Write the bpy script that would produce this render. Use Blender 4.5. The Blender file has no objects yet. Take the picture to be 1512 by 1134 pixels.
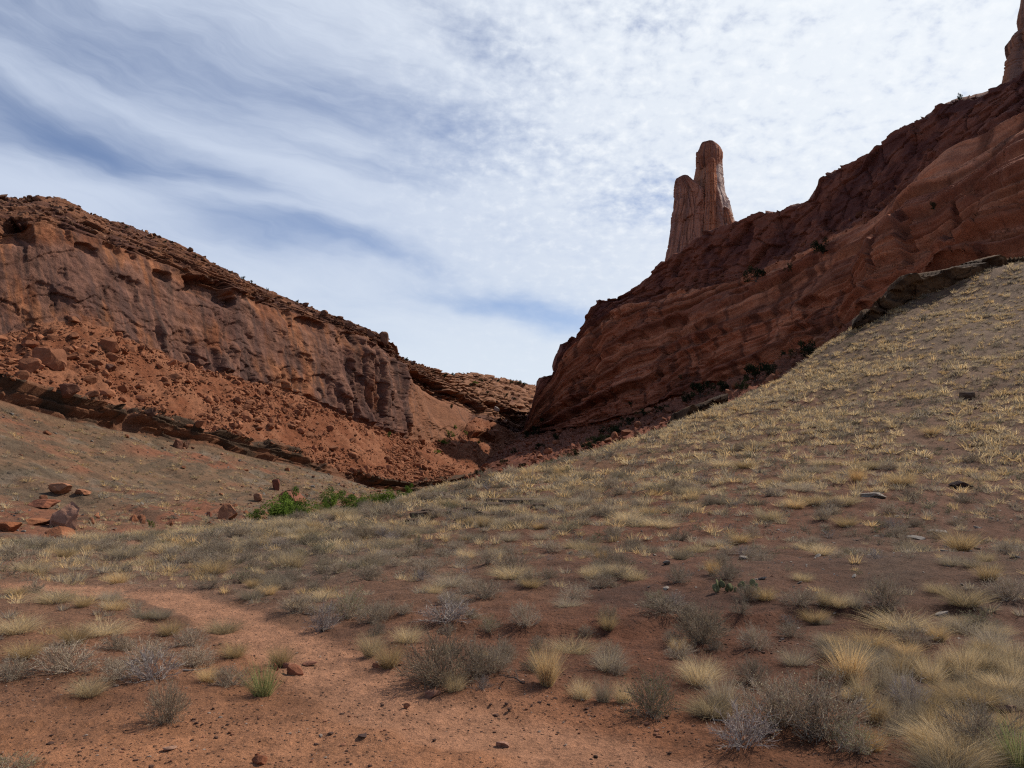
import bpy, math, random
import numpy as np
from mathutils import Vector, Matrix, Euler

random.seed(11)
RNG = np.random.default_rng(11)
SC = bpy.context.scene
COL = SC.collection
R = math.radians

# ------------------------------------------------------------------ camera
F_PX, CX, CY, HORIZON, CAMZ = 1187.0, 756.0, 567.0, 690.0, 1.65
PITCH = math.atan((HORIZON - CY) / F_PX)
cam_d = bpy.data.cameras.new("camera")
cam_d.sensor_width = 36.0
cam_d.lens = 36.0 * F_PX / 1512.0
cam_d.clip_start, cam_d.clip_end = 0.05, 20000.0
cam = bpy.data.objects.new("camera", cam_d)
cam.location = (0, 0, CAMZ)
cam.rotation_euler = (math.pi / 2 + PITCH, 0, 0)
COL.objects.link(cam)
SC.camera = cam

SC.view_settings.view_transform = 'Standard'
SC.view_settings.look = 'None'
SC.view_settings.gamma = 1.0
SC.view_settings.use_curve_mapping = False
SC.view_settings.exposure = 0.0
SC.cycles.max_bounces = 4
SC.cycles.diffuse_bounces = 2
SC.cycles.transparent_max_bounces = 4
SC.cycles.use_denoising = False
SC.cycles.filter_width = 1.2

# ------------------------------------------------------------------ sun
SUN_AZ, SUN_EL = R(58), R(46)          # azimuth clockwise from +Y (the view), elevation
sun_vec = Vector((math.sin(SUN_AZ) * math.cos(SUN_EL), math.cos(SUN_AZ) * math.cos(SUN_EL), math.sin(SUN_EL)))
sun_d = bpy.data.lights.new("sun", 'SUN')
sun_d.energy = 4.6
sun_d.angle = R(.6)
sun_d.color = (1.0, 0.93, 0.82)
sun = bpy.data.objects.new("sun", sun_d)
sun.rotation_euler = sun_vec.to_track_quat('Z', 'Y').to_euler()
sun.location = (60, 40, 150)
COL.objects.link(sun)

# ------------------------------------------------------------------ node helper
class NT:
    def __init__(self, tree):
        self.t = tree
        self.L = tree.links
    def put(self, sock, v):
        if v is None: return
        if isinstance(v, bpy.types.NodeSocket): self.L.new(v, sock)
        else:
            if hasattr(sock, "default_value"):
                if sock.type == 'RGBA' and len(v) == 3: v = (*v, 1)
                sock.default_value = v
    def n(self, typ, out=0, props=None, **ins):
        nd = self.t.nodes.new(typ)
        for k, v in (props or {}).items(): setattr(nd, k, v)
        for k, v in ins.items():
            key = int(k[1:]) if k[0] == 'i' and k[1:].isdigit() else k
            self.put(nd.inputs[key], v)
        return nd.outputs[out]
    def m(self, op, a, b=None, c=None, clamp=False):
        nd = self.t.nodes.new('ShaderNodeMath'); nd.operation = op; nd.use_clamp = clamp
        self.put(nd.inputs[0], a); self.put(nd.inputs[1], b); self.put(nd.inputs[2], c)
        return nd.outputs[0]
    def mix(self, f, a, b, mode='MIX'):
        nd = self.t.nodes.new('ShaderNodeMix'); nd.data_type = 'RGBA'; nd.blend_type = mode
        self.put(nd.inputs[0], f); self.put(nd.inputs[6], a); self.put(nd.inputs[7], b)
        return nd.outputs[2]
    def smooth(self, v, lo, hi, a=0.0, b=1.0):
        nd = self.t.nodes.new('ShaderNodeMapRange'); nd.interpolation_type = 'SMOOTHSTEP'
        self.put(nd.inputs[0], v); self.put(nd.inputs[1], lo); self.put(nd.inputs[2], hi)
        self.put(nd.inputs[3], a); self.put(nd.inputs[4], b)
        return nd.outputs[0]
    def comb(self, x, y, z=0.0):
        return self.n('ShaderNodeCombineXYZ', i0=x, i1=y, i2=z)
    def noise(self, vec, scale, detail=4.0, rough=0.55, dist=0.0):
        nd = self.t.nodes.new('ShaderNodeTexNoise')
        self.put(nd.inputs['Vector'], vec)
        nd.inputs['Scale'].default_value = scale; nd.inputs['Detail'].default_value = detail
        nd.inputs['Roughness'].default_value = rough; nd.inputs['Distortion'].default_value = dist
        return nd.outputs[0]

# ------------------------------------------------------------------ pixel <-> world helpers
CP, SP = math.cos(PITCH), math.sin(PITCH)
def at(px, py, Y):
    """World point at forward distance Y seen at photo pixel (px, py)."""
    px, py, Y = (np.asarray(v, float) for v in (px, py, Y))
    xc, yc = (px - CX) / F_PX, (CY - py) / F_PX
    t = Y / (CP - yc * SP)
    return np.stack(np.broadcast_arrays(xc * t, Y, CAMZ + t * (SP + yc * CP)), -1)
def proj(P):
    x, y, z = P[..., 0], P[..., 1], P[..., 2] - CAMZ
    fw = np.maximum(y * CP + z * SP, 1e-3)
    up = -y * SP + z * CP
    return CX + F_PX * x / fw, CY - F_PX * up / fw
def azel(px, py):
    p = at(px, py, 100.0) - np.array([0, 0, CAMZ])
    return math.atan2(p[0], p[1]), math.asin(p[2] / np.linalg.norm(p))

# ------------------------------------------------------------------ world: sky with high thin cloud
world = bpy.data.worlds.new("World"); SC.world = world
world.use_nodes = True
wt = world.node_tree; wt.nodes.clear()
N = NT(wt)
SKY_STR = 0.10
sky = wt.nodes.new('ShaderNodeTexSky'); sky.sky_type = 'NISHITA'; sky.sun_disc = False
sky.sun_elevation = SUN_EL; sky.sun_rotation = SUN_AZ
sky.altitude = 1300; sky.air_density = 1.0; sky.dust_density = 0.6; sky.ozone_density = 1.0
tc = N.n('ShaderNodeTexCoord', out=0)
sep = wt.nodes.new('ShaderNodeSeparateXYZ'); wt.links.new(tc, sep.inputs[0])
dx, dy, dz = sep.outputs
az = N.m('ARCTAN2', dx, dy)
el = N.m('ARCSINE', dz)
# warp (az, el) a little so nothing has a clean outline
base = N.comb(az, N.m('MULTIPLY', el, 2.2))
w1 = N.m('SUBTRACT', N.noise(base, 3.0, 4, .6), .5)
w2 = N.m('SUBTRACT', N.noise(N.n('ShaderNodeVectorMath', props={'operation': 'ADD'}, i0=base, i1=(7.3, 2.1, 4.0)), 3.4, 4, .6), .5)
azw = N.m('MULTIPLY_ADD', w1, .16, az)
elw = N.m('MULTIPLY_ADD', w2, .09, el)
def blob(px, py, rx, ry, ang, amp):
    a0, e0 = azel(px, py)
    ca, sa = math.cos(R(ang)), math.sin(R(ang))
    u = N.m('SUBTRACT', azw, a0); v = N.m('SUBTRACT', elw, e0)
    p = N.m('MULTIPLY', N.m('ADD', N.m('MULTIPLY', u, ca), N.m('MULTIPLY', v, sa)), F_PX / rx)
    q = N.m('MULTIPLY', N.m('SUBTRACT', N.m('MULTIPLY', v, ca), N.m('MULTIPLY', u, sa)), F_PX / ry)
    d = N.m('ADD', N.m('MULTIPLY', p, p), N.m('MULTIPLY', q, q))
    return N.m('MULTIPLY', N.m('EXPONENT', N.m('MULTIPLY', d, -1.0)), amp)
BLUE = [(40, 165, 150, 34, -4, .52), (210, 250, 190, 30, -10, .55), (330, 262, 90, 14, -16, .35), (385, 345, 190, 30, -5, .68),
        (545, 372, 120, 16, -14, .40), (590, 178, 150, 34, -6, .26), (740, 445, 120, 20, -5, .95), (850, 472, 90, 26, -4, .85),
        (640, 250, 120, 50, 20, .25), (120, 60, 330, 70, 0, .40), (420, 120, 260, 60, -8, .30),
        (930, 310, 80, 40, 0, .55), (720, 60, 100, 40, -20, .5), (980, 30, 90, 30, -10, .25), (1420, 40, 120, 50, 30, .25), (80, 220, 120, 30, 0, .3)]
hole = None
for b in BLUE:
    g = blob(*b); hole = g if hole is None else N.m('ADD', hole, g)
WHITE = [(100, 150, 110, 20, -20, .30), (300, 205, 220, 14, -14, .35), (110, 290, 230, 26, 2, .35), (420, 315, 160, 12, -6, .35), (60, 45, 100, 20, 20, .12)]
for b in WHITE:
    hole = N.m('SUBTRACT', hole, blob(*b))
# streaky cirrus
ca, sa = math.cos(R(-13)), math.sin(R(-13))
su = N.m('ADD', N.m('MULTIPLY', azw, ca), N.m('MULTIPLY', elw, sa))
sv = N.m('SUBTRACT', N.m('MULTIPLY', elw, ca), N.m('MULTIPLY', azw, sa))
streak = N.noise(N.comb(N.m('MULTIPLY', su, 2.6), N.m('MULTIPLY', sv, 15.0)), 1.0, 10, .66, .35)
streak2 = N.noise(N.comb(N.m('MULTIPLY', su, 7.0), N.m('MULTIPLY', sv, 44.0), 2.0), 1.0, 8, .62, .5)
broad = N.noise(N.comb(az, N.m('MULTIPLY', el, 1.8), 3.0), 2.2, 4, .5)
# mackerel puffs on a flat layer seen in perspective
zz = N.m('ADD', dz, .38)
plane = N.comb(N.m('DIVIDE', dx, zz), N.m('DIVIDE', dy, zz))
puff = N.noise(plane, 34.0, 6, .58, .15)
puff2 = N.noise(plane, 10.0, 5, .55, .1)
a1, e1 = azel(690, 60); a2, e2 = azel(1150, 260)
rightness = N.smooth(az, azel(430, 100)[0], azel(1000, 100)[0])
up_ = N.smooth(el, azel(756, 520)[1], azel(756, 200)[1])
lowness = N.smooth(el, azel(756, 600)[1], azel(756, 330)[1], 1.0, 0.0)
cover = N.m('ADD', .69, N.m('MULTIPLY', rightness, .22))
cover = N.m('MULTIPLY_ADD', lowness, .16, cover)
cover = N.m('MULTIPLY_ADD', N.m('SUBTRACT', streak, .5), N.m('MULTIPLY_ADD', rightness, -.55, .95), cover)
cover = N.m('MULTIPLY_ADD', N.m('SUBTRACT', broad, .5), .60, cover)
cover = N.m('MULTIPLY_ADD', N.m('SUBTRACT', streak2, .5), N.m('MULTIPLY_ADD', rightness, -.16, .40), cover)
pm = N.m('MULTIPLY', rightness, N.m('MULTIPLY_ADD', up_, .8, .2))
pmix = N.m('ADD', N.m('MULTIPLY', N.m('SUBTRACT', puff, .5), 1.9), N.m('MULTIPLY', N.m('SUBTRACT', puff2, .5), .7))
cover = N.m('ADD', cover, N.m('MULTIPLY', pmix, pm))
cover = N.m('SUBTRACT', cover, N.m('MULTIPLY', hole, .80))
# the cloud sheet lies ahead, towards the sun; overhead and behind, unseen, it is thinned to lower the ambient light
cover = N.m('SUBTRACT', cover, N.smooth(el, R(38), R(66), 0.0, .75))
cover = N.m('SUBTRACT', cover, N.smooth(dy, .45, -.25, 0.0, .75))
cl = N.smooth(cover, -.26, .98)
# cloud luminance: brighter towards the sun's side, a little grey-lavender far from it
sund = N.n('ShaderNodeVectorMath', out=1, props={'operation': 'DOT_PRODUCT'}, i0=tc, i1=tuple(sun_vec))
glow = N.smooth(sund, .35, .92)
cc = N.mix(glow, (5.9, 6.7, 8.2), (8.7, 9.2, 9.8))
cc = N.mix(N.m('MULTIPLY', lowness, .75), cc, (7.6, 8.4, 9.2))
cc = N.mix(N.m('MULTIPLY', N.m('MULTIPLY', N.smooth(puff, .50, .72), pm), .6), cc, (9.6, 9.9, 10.2))
blue = N.mix(1.0, sky.outputs[0], (1.22, 1.12, 1.16), 'MULTIPLY')
col = N.mix(cl, blue, cc)
bg = wt.nodes.new('ShaderNodeBackground'); bg.inputs[1].default_value = SKY_STR
wt.links.new(col, bg.inputs[0])
wo = wt.nodes.new('ShaderNodeOutputWorld'); wt.links.new(bg.outputs[0], wo.inputs[0])
world.cycles.sampling_method = 'MANUAL'; world.cycles.sample_map_resolution = 1024

# ------------------------------------------------------------------ numpy noise
def _h(ix, iy, iz, seed):
    n = (ix.astype(np.int64) * 374761393 + iy.astype(np.int64) * 668265263 + iz.astype(np.int64) * 1440662683 + seed * 974634613) & 0xffffffff
    n = ((n ^ (n >> 13)) * 1274126177) & 0xffffffff
    n = ((n ^ (n >> 15)) * 2246822519) & 0xffffffff
    return ((n ^ (n >> 16)) & 0xffffff).astype(np.float32) / float(0x1000000)
def vn(x, y, z=None, seed=0):
    x = np.asarray(x, np.float64); y = np.asarray(y, np.float64)
    z = np.zeros_like(x) if z is None else np.asarray(z, np.float64)
    x, y, z = np.broadcast_arrays(x, y, z)
    fx, fy, fz = np.floor(x), np.floor(y), np.floor(z)
    u, v, w = x - fx, y - fy, z - fz
    q = lambda t: t * t * t * (t * (t * 6 - 15) + 10)
    u, v, w = q(u), q(v), q(w)
    ix, iy, iz = fx.astype(np.int64), fy.astype(np.int64), fz.astype(np.int64)
    flat = not np.any(z)
    def pl(k):
        a = _h(ix, iy, iz + k, seed); b = _h(ix + 1, iy, iz + k, seed)
        c = _h(ix, iy + 1, iz + k, seed); d = _h(ix + 1, iy + 1, iz + k, seed)
        return (a + (b - a) * u) * (1 - v) + (c + (d - c) * u) * v
    p0 = pl(0)
    if flat: return p0 * 2 - 1
    p1 = pl(1)
    return (p0 + (p1 - p0) * w) * 2 - 1
def fbm(x, y, z=None, octaves=5, gain=.5, lac=2.03, seed=0):
    s, a, f, tot = 0, 1.0, 1.0, 0
    for k in range(octaves):
        s = s + a * vn(x * f, y * f, None if z is None else z * f, seed + k * 17); tot += a; a *= gain; f *= lac
    return s / tot * 1.6
def worley(x, y, seed=0, jit=.9):
    ix, iy = np.floor(x).astype(np.int64), np.floor(y).astype(np.int64)
    f1 = np.full(x.shape, 9.0, np.float32); f2 = f1.copy(); cid = np.zeros(x.shape, np.float32); cid2 = cid.copy()
    z0 = np.zeros_like(ix)
    for ox in (-1, 0, 1):
        for oy in (-1, 0, 1):
            jx, jy = ix + ox, iy + oy
            px = jx + .5 + (_h(jx, jy, z0, seed) - .5) * jit; py = jy + .5 + (_h(jx, jy, z0, seed + 1) - .5) * jit
            d = np.hypot(x - px, y - py).astype(np.float32)
            near = d < f1
            f2 = np.where(near, f1, np.minimum(f2, d))
            cid = np.where(near, _h(jx, jy, z0, seed + 2), cid); cid2 = np.where(near, _h(jx, jy, z0, seed + 3), cid2)
            f1 = np.where(near, d, f1)
    return f1, f2, cid, cid2
def sstep(a, b, x):
    t = np.clip((x - a) / (b - a), 0, 1); return t * t * (3 - 2 * t)
def lerp3(t, a, b):
    t = np.asarray(t)[..., None]; return np.asarray(a) * (1 - t) + np.asarray(b) * t

# ------------------------------------------------------------------ mesh helpers
def add_obj(name, me, mat=None, parent=None):
    o = bpy.data.objects.new(name, me); COL.objects.link(o)
    if mat is not None and not me.materials: me.materials.append(mat)
    if parent is not None: o.parent = parent
    return o
TONE = np.array((.62, .61, .61))
def raw_mesh(name, V, faces_flat, counts, smooth=True, col=None):
    me = bpy.data.meshes.new(name)
    V = np.ascontiguousarray(V, np.float32); faces_flat = np.ascontiguousarray(faces_flat, np.int32); counts = np.asarray(counts, np.int32)
    me.vertices.add(len(V)); me.vertices.foreach_set("co", V.ravel())
    me.loops.add(len(faces_flat)); me.loops.foreach_set("vertex_index", faces_flat)
    me.polygons.add(len(counts))
    st = np.zeros(len(counts), np.int32); st[1:] = np.cumsum(counts)[:-1]
    me.polygons.foreach_set("loop_start", st)
    me.polygons.foreach_set("use_smooth", np.full(len(counts), smooth, bool))
    if col is not None:
        a = me.color_attributes.new("col", 'FLOAT_COLOR', 'POINT')
        c4 = np.ones((len(V), 4), np.float32); c4[:, :3] = np.asarray(col) * TONE
        a.data.foreach_set("color", c4.ravel())
    me.update(calc_edges=True)
    return me
def grid_quads(n, m):
    i = np.arange(n - 1)[:, None] * m + np.arange(m - 1)[None, :]
    return np.stack([i, i + 1, i + m + 1, i + m], -1).reshape(-1, 4)
def sub_mesh(name, V, quads, col, smooth=True):
    u, inv = np.unique(quads.ravel(), return_inverse=True)
    return raw_mesh(name, V[u], inv, np.full(len(quads), 4), smooth, col[u])
def normals_of(P):
    du = np.gradient(P, axis=1); dv = np.gradient(P, axis=0)
    n = np.cross(du, dv)
    n /= np.maximum(np.linalg.norm(n, axis=-1, keepdims=True), 1e-9)
    return n
def blur(A, k):
    for ax in (0, 1):
        pad = [(0, 0)] * A.ndim; pad[ax] = (k, k)
        B = np.pad(A, pad, mode='edge'); c = np.cumsum(B, axis=ax)
        c = np.concatenate([np.zeros_like(np.take(c, [0], ax)), c], ax)
        n = A.shape[ax]; w = 2 * k + 1
        A = (np.take(c, np.arange(w, w + n), ax) - np.take(c, np.arange(0, n), ax)) / w
    return A
def tag(o, label=None, cat=None, group=None, kind=None):
    if label: o['label'] = label
    if cat: o['category'] = cat
    if group: o['group'] = group
    if kind: o['kind'] = kind
    return o

# ------------------------------------------------------------------ materials
def new_mat(name):
    m = bpy.data.materials.new(name); m.use_nodes = True; m.node_tree.nodes.clear(); return m, NT(m.node_tree)
def earth_mat(name, scales, bump, bdist, contrast=.35, rough=.95, colname='col', spots=None):
    """Rock or soil: albedo from the mesh's own colour, broken up by noise in world metres, with fine bump."""
    m, n = new_mat(name); t = m.node_tree
    c = n.n('ShaderNodeAttribute', props={'attribute_name': colname})
    pos = n.n('ShaderNodeNewGeometry', out=0)
    a = n.noise(pos, scales[0], 8, .65)
    b = n.noise(pos, scales[1], 6, .7)
    g = n.noise(pos, scales[1] * 3.4, 5, .75)
    f = n.m('ADD', n.m('MULTIPLY', n.m('SUBTRACT', a, .5), contrast * 2.2), n.m('MULTIPLY', n.m('SUBTRACT', b, .5), contrast * 2.2))
    f = n.m('ADD', f, n.m('MULTIPLY', n.m('SUBTRACT', g, .5), contrast * 2.4))
    f = n.m('ADD', f, 1.0)
    f = n.m('MAXIMUM', f, .25)
    cc = n.n('ShaderNodeVectorMath', props={'operation': 'SCALE'}, i0=c, Scale=f)
    h = n.m('ADD', n.m('ADD', n.m('MULTIPLY', a, .7), n.m('MULTIPLY', b, .5)), n.m('MULTIPLY', g, .25))
    if spots:
        vo = t.nodes.new('ShaderNodeTexVoronoi'); vo.inputs['Scale'].default_value = spots[0]
        n.put(vo.inputs['Vector'], pos)
        sel = n.m('GREATER_THAN', n.n('ShaderNodeSeparateColor', i0=vo.outputs['Color']), spots[1])
        near = n.m('MULTIPLY', n.smooth(vo.outputs['Distance'], .16, .34, 1.0, 0.0), sel)
        cc = n.mix(n.m('MULTIPLY', near, spots[3]), cc, spots[2])
        h = n.m('MULTIPLY_ADD', near, .35, h)
    bp = n.n('ShaderNodeBump', Strength=bump, Distance=bdist, Height=h)
    bs = t.nodes.new('ShaderNodeBsdfPrincipled')
    n.put(bs.inputs['Base Color'], cc); bs.inputs['Roughness'].default_value = rough
    bs.inputs['Specular IOR Level'].default_value = .15
    n.put(bs.inputs['Normal'], bp)
    o = t.nodes.new('ShaderNodeOutputMaterial'); t.links.new(bs.outputs[0], o.inputs[0])
    return m
M_CLIFF = earth_mat("sandstone_wall", (.28, 1.1), .85, .8, .30)
M_TALUS = earth_mat("talus_rubble", (1.0, 3.2), 1.0, .40, .5)
M_SHALE = earth_mat("shale_slope", (.8, 3.0), 1.0, .30, .55, spots=(1.3, .66, (.045, .035, .025), .6))
M_SOIL = earth_mat("desert_soil", (2.6, 16.0), 1.0, .09, .60, spots=(24.0, .70, (.045, .026, .02), .6))
M_ROCK = earth_mat("boulder_rock", (2.0, 9.0), .8, .10, .35)
M_STONE = earth_mat("loose_stone", (6.0, 40.0), .7, .015, .30)
def leaf_mat(name, trans=.35, var=.25, gain=1.0):
    m, n = new_mat(name); t = m.node_tree
    c = n.n('ShaderNodeAttribute', props={'attribute_name': 'col'})
    rnd = n.n('ShaderNodeObjectInfo', out=5)
    f = n.m('MULTIPLY', n.m('MULTIPLY_ADD', rnd, var * 2, 1 - var), gain)
    cc = n.n('ShaderNodeVectorMath', props={'operation': 'SCALE'}, i0=c, Scale=f)
    d = n.n('ShaderNodeBsdfDiffuse', Color=cc); tr = n.n('ShaderNodeBsdfTranslucent', Color=cc)
    mx = n.n('ShaderNodeMixShader', i0=trans, i1=d, i2=tr)
    o = t.nodes.new('ShaderNodeOutputMaterial'); t.links.new(mx, o.inputs[0])
    return m
M_GRASS = leaf_mat("dry_grass", .40, .30, 1.65)
M_SAGE = leaf_mat("sage_twigs", .18, .28, 1.40)
M_GREEN = leaf_mat("green_leaves", .45, .15, 1.3)
M_JUNIPER = leaf_mat("juniper_foliage", .15, .15)
M_BARK = leaf_mat("bark", 0.0, .1)
M_CACTUS = leaf_mat("cactus_skin", 0.05, .15)

# ================================================================== LEFT HILL (lofted from rows of points)
def R_(pts):
    return np.array(pts, float)
def loft(rows, counts, pxs):
    """rows: arrays of (px, py, Y). Returns P (n, m, 3) and the row coordinate s (n)."""
    lines = [at(pxs, np.interp(pxs, r[:, 0], r[:, 1]), np.interp(pxs, r[:, 0], r[:, 2])) for r in rows]
    P, s = [], []
    for k, c in enumerate(counts):
        tt = np.linspace(0, 1, c, endpoint=(k == len(counts) - 1))
        for t in tt:
            P.append(lines[k] * (1 - t) + lines[k + 1] * t); s.append(k + t)
    return np.array(P), np.array(s)

L_toe = R_([(-260, 806, 44), (0, 796, 46), (100, 794, 50), (200, 789, 56), (300, 781, 64), (400, 768, 80), (500, 752, 105), (560, 745, 120), (600, 738, 135), (650, 728, 165), (700, 715, 205), (760, 690, 270), (840, 660, 330)])
L_low = L_toe.copy(); L_low[:, 2] -= 14; L_low[:, 1] += 75
L_base = R_([(-260, 566, 90), (0, 587, 98), (50, 603, 102), (100, 618, 106), (150, 630, 111), (200, 637, 116), (250, 650, 122), (300, 655, 128), (350, 668, 135), (400, 680, 143), (450, 690, 151), (500, 703, 160), (550, 720, 172), (600, 727, 190), (650, 721, 210), (700, 706, 240), (760, 684, 290), (840, 657, 345)])
L_ltop = R_([(-260, 540, 92), (0, 563, 99.5), (50, 578, 103.5), (100, 590, 107.5), (150, 597, 112.5), (200, 607, 117.5), (250, 620, 123.5), (300, 637, 129.5), (350, 650, 136.5), (400, 658, 144.5), (450, 672, 153), (500, 690, 162), (550, 706, 174), (600, 715, 192), (650, 712, 212), (700, 700, 242), (760, 681, 292), (840, 655.5, 347)])
L_mid = (L_toe.copy()); 
for r_ in L_mid:
    by = np.interp(r_[0], L_base[:, 0], L_base[:, 1]); bY = np.interp(r_[0], L_base[:, 0], L_base[:, 2])
    r_[1] = r_[1] * .52 + by * .48; r_[2] = r_[2] * .46 + bY * .54
L_cbase = R_([(-260, 470, 114), (-60, 492, 121), (0, 492, 124), (20, 487, 126), (60, 476, 129), (110, 470, 133), (150, 482, 138), (200, 508, 145), (250, 527, 152), (300, 545, 160), (350, 560, 168), (400, 572, 178), (450, 590, 188), (500, 612, 200), (560, 634, 216), (600, 648, 235), (640, 652, 255), (676, 645, 275), (692, 622, 290), (702, 614, 295), (760, 637, 350), (840, 648, 420)])
L_ctop = R_([(-260, 330, 121), (0, 352, 130), (60, 345, 135), (100, 356, 139), (150, 366, 144), (200, 386, 151), (240, 402, 157), (300, 432, 166), (350, 447, 174), (400, 458, 184), (450, 474, 194), (500, 492, 206), (560, 520, 223), (600, 550, 250), (640, 574, 272), (676, 592, 292), (692, 602, 300), (702, 608, 303), (760, 632, 358), (840, 643, 428)])
sky_pts = [(-260, 282), (0, 293), (44, 295), (52, 293), (60, 291.5), (78, 294), (86, 293), (98, 297), (106, 302), (116, 309), (122, 312), (136, 318), (150, 326), (166, 330), (190, 337), (206, 343), (230, 353), (250, 360), (270, 371), (290, 378), (310, 389), (335, 398), (352, 406), (370, 414), (392, 426), (420, 437), (450, 451), (480, 464), (500, 472), (520, 481), (545, 491), (560, 499), (566, 505), (572, 508), (577, 512), (579, 522), (590, 527), (612, 537), (640, 548), (662, 553), (672, 555), (679, 551), (700, 552), (722, 556), (745, 560), (765, 563), (780, 568), (797, 575), (840, 590)]
_sx, _sy = zip(*sky_pts)
for r_ in L_ctop:                                    # the broken rim is only the thin top of the wall
    if r_[0] < 590: r_[1] -= .34 * (r_[1] - np.interp(r_[0], _sx, _sy))
dY = [(-260, 30), (0, 30), (100, 28), (200, 25), (300, 22), (400, 20), (500, 18), (560, 14), (600, 16), (660, 40), (700, 70), (760, 80), (840, 80)]
L_sky = R_([(p, q, np.interp(p, L_ctop[:, 0], L_ctop[:, 2]) + np.interp(p, *zip(*dY))) for p, q in sky_pts])
L_cmid = R_([(p, .52 * q + .48 * np.interp(p, L_ctop[:, 0], L_ctop[:, 1]), np.interp(p, L_ctop[:, 0], L_ctop[:, 2]) + .35 * np.interp(p, *zip(*dY))) for p, q in sky_pts])
L_bk = L_sky.copy(); L_bk[:, 2] += 45; L_bk[:, 1] += 14
L_bk2 = L_bk.copy(); L_bk2[:, 2] += 60; L_bk2[:, 1] = np.maximum(L_bk2[:, 1] + 60, 620)
Lpx = np.arange(-260, 841, 1.6)
Lrows = [L_low, L_toe, L_mid, L_base, L_ltop, L_cbase, L_ctop, L_cmid, L_sky, L_bk, L_bk2]
Lcnt = [8, 80, 80, 26, 80, 120, 40, 40, 10, 6]
LP, Ls = loft(Lrows, Lcnt, Lpx)
# smooth only the soft slopes' hinge lines, keep the rest
def relief(P, s, pxs, fn, horiz=None):
    n0 = normals_of(blur(P, 3))
    cen = np.array([0, 0, 40.0])
    flip = np.sign(np.sum((cen - P) * n0, -1, keepdims=True)); flip[flip == 0] = 1
    n0 = n0 * np.where(np.mean(flip) > 0, 1, -1)
    PX, PY = proj(P)
    S = np.repeat(s[:, None], P.shape[1], 1)
    d, colr = fn(P, S, PX, PY)
    if horiz is not None:
        hm = horiz(S)[..., None]; n1 = n0 * np.array([1, 1, .12]); n1 /= np.maximum(np.linalg.norm(n1, axis=-1, keepdims=True), .3)
        n0 = n0 * (1 - hm) + n1 * hm
    return P + n0 * d[..., None], colr
def ell(PX, PY, cx, cy, rx, ry, ang):
    """ellipse coordinates on the wall: u along, v up"""
    c, sn = math.cos(R(ang)), math.sin(R(ang))
    ux, uy = PX - cx, -(PY - cy)
    u = (ux * c + uy * sn) / rx; v = (-ux * sn + uy * c) / ry
    return u, v
def alcove(PX, PY, cx, cy, rx, ry, ang, depth, nz):
    u, v = ell(PX, PY, cx, cy, rx, ry, ang)
    u = u + nz * .25; v = v + nz * .18
    top = 1 - sstep(.80, 1.0, np.sqrt(u * u + np.maximum(v, 0) ** 2))      # crisp roof
    fade = np.where(v < 0, np.exp(-(v * 1.1) ** 2 * 1.6) * (1 - sstep(.8, 1.25, np.abs(u))), 1.0)
    up = np.where(v >= 0, top, fade * (1 - sstep(.85, 1.0, np.abs(u))) )
    return depth * up

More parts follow.
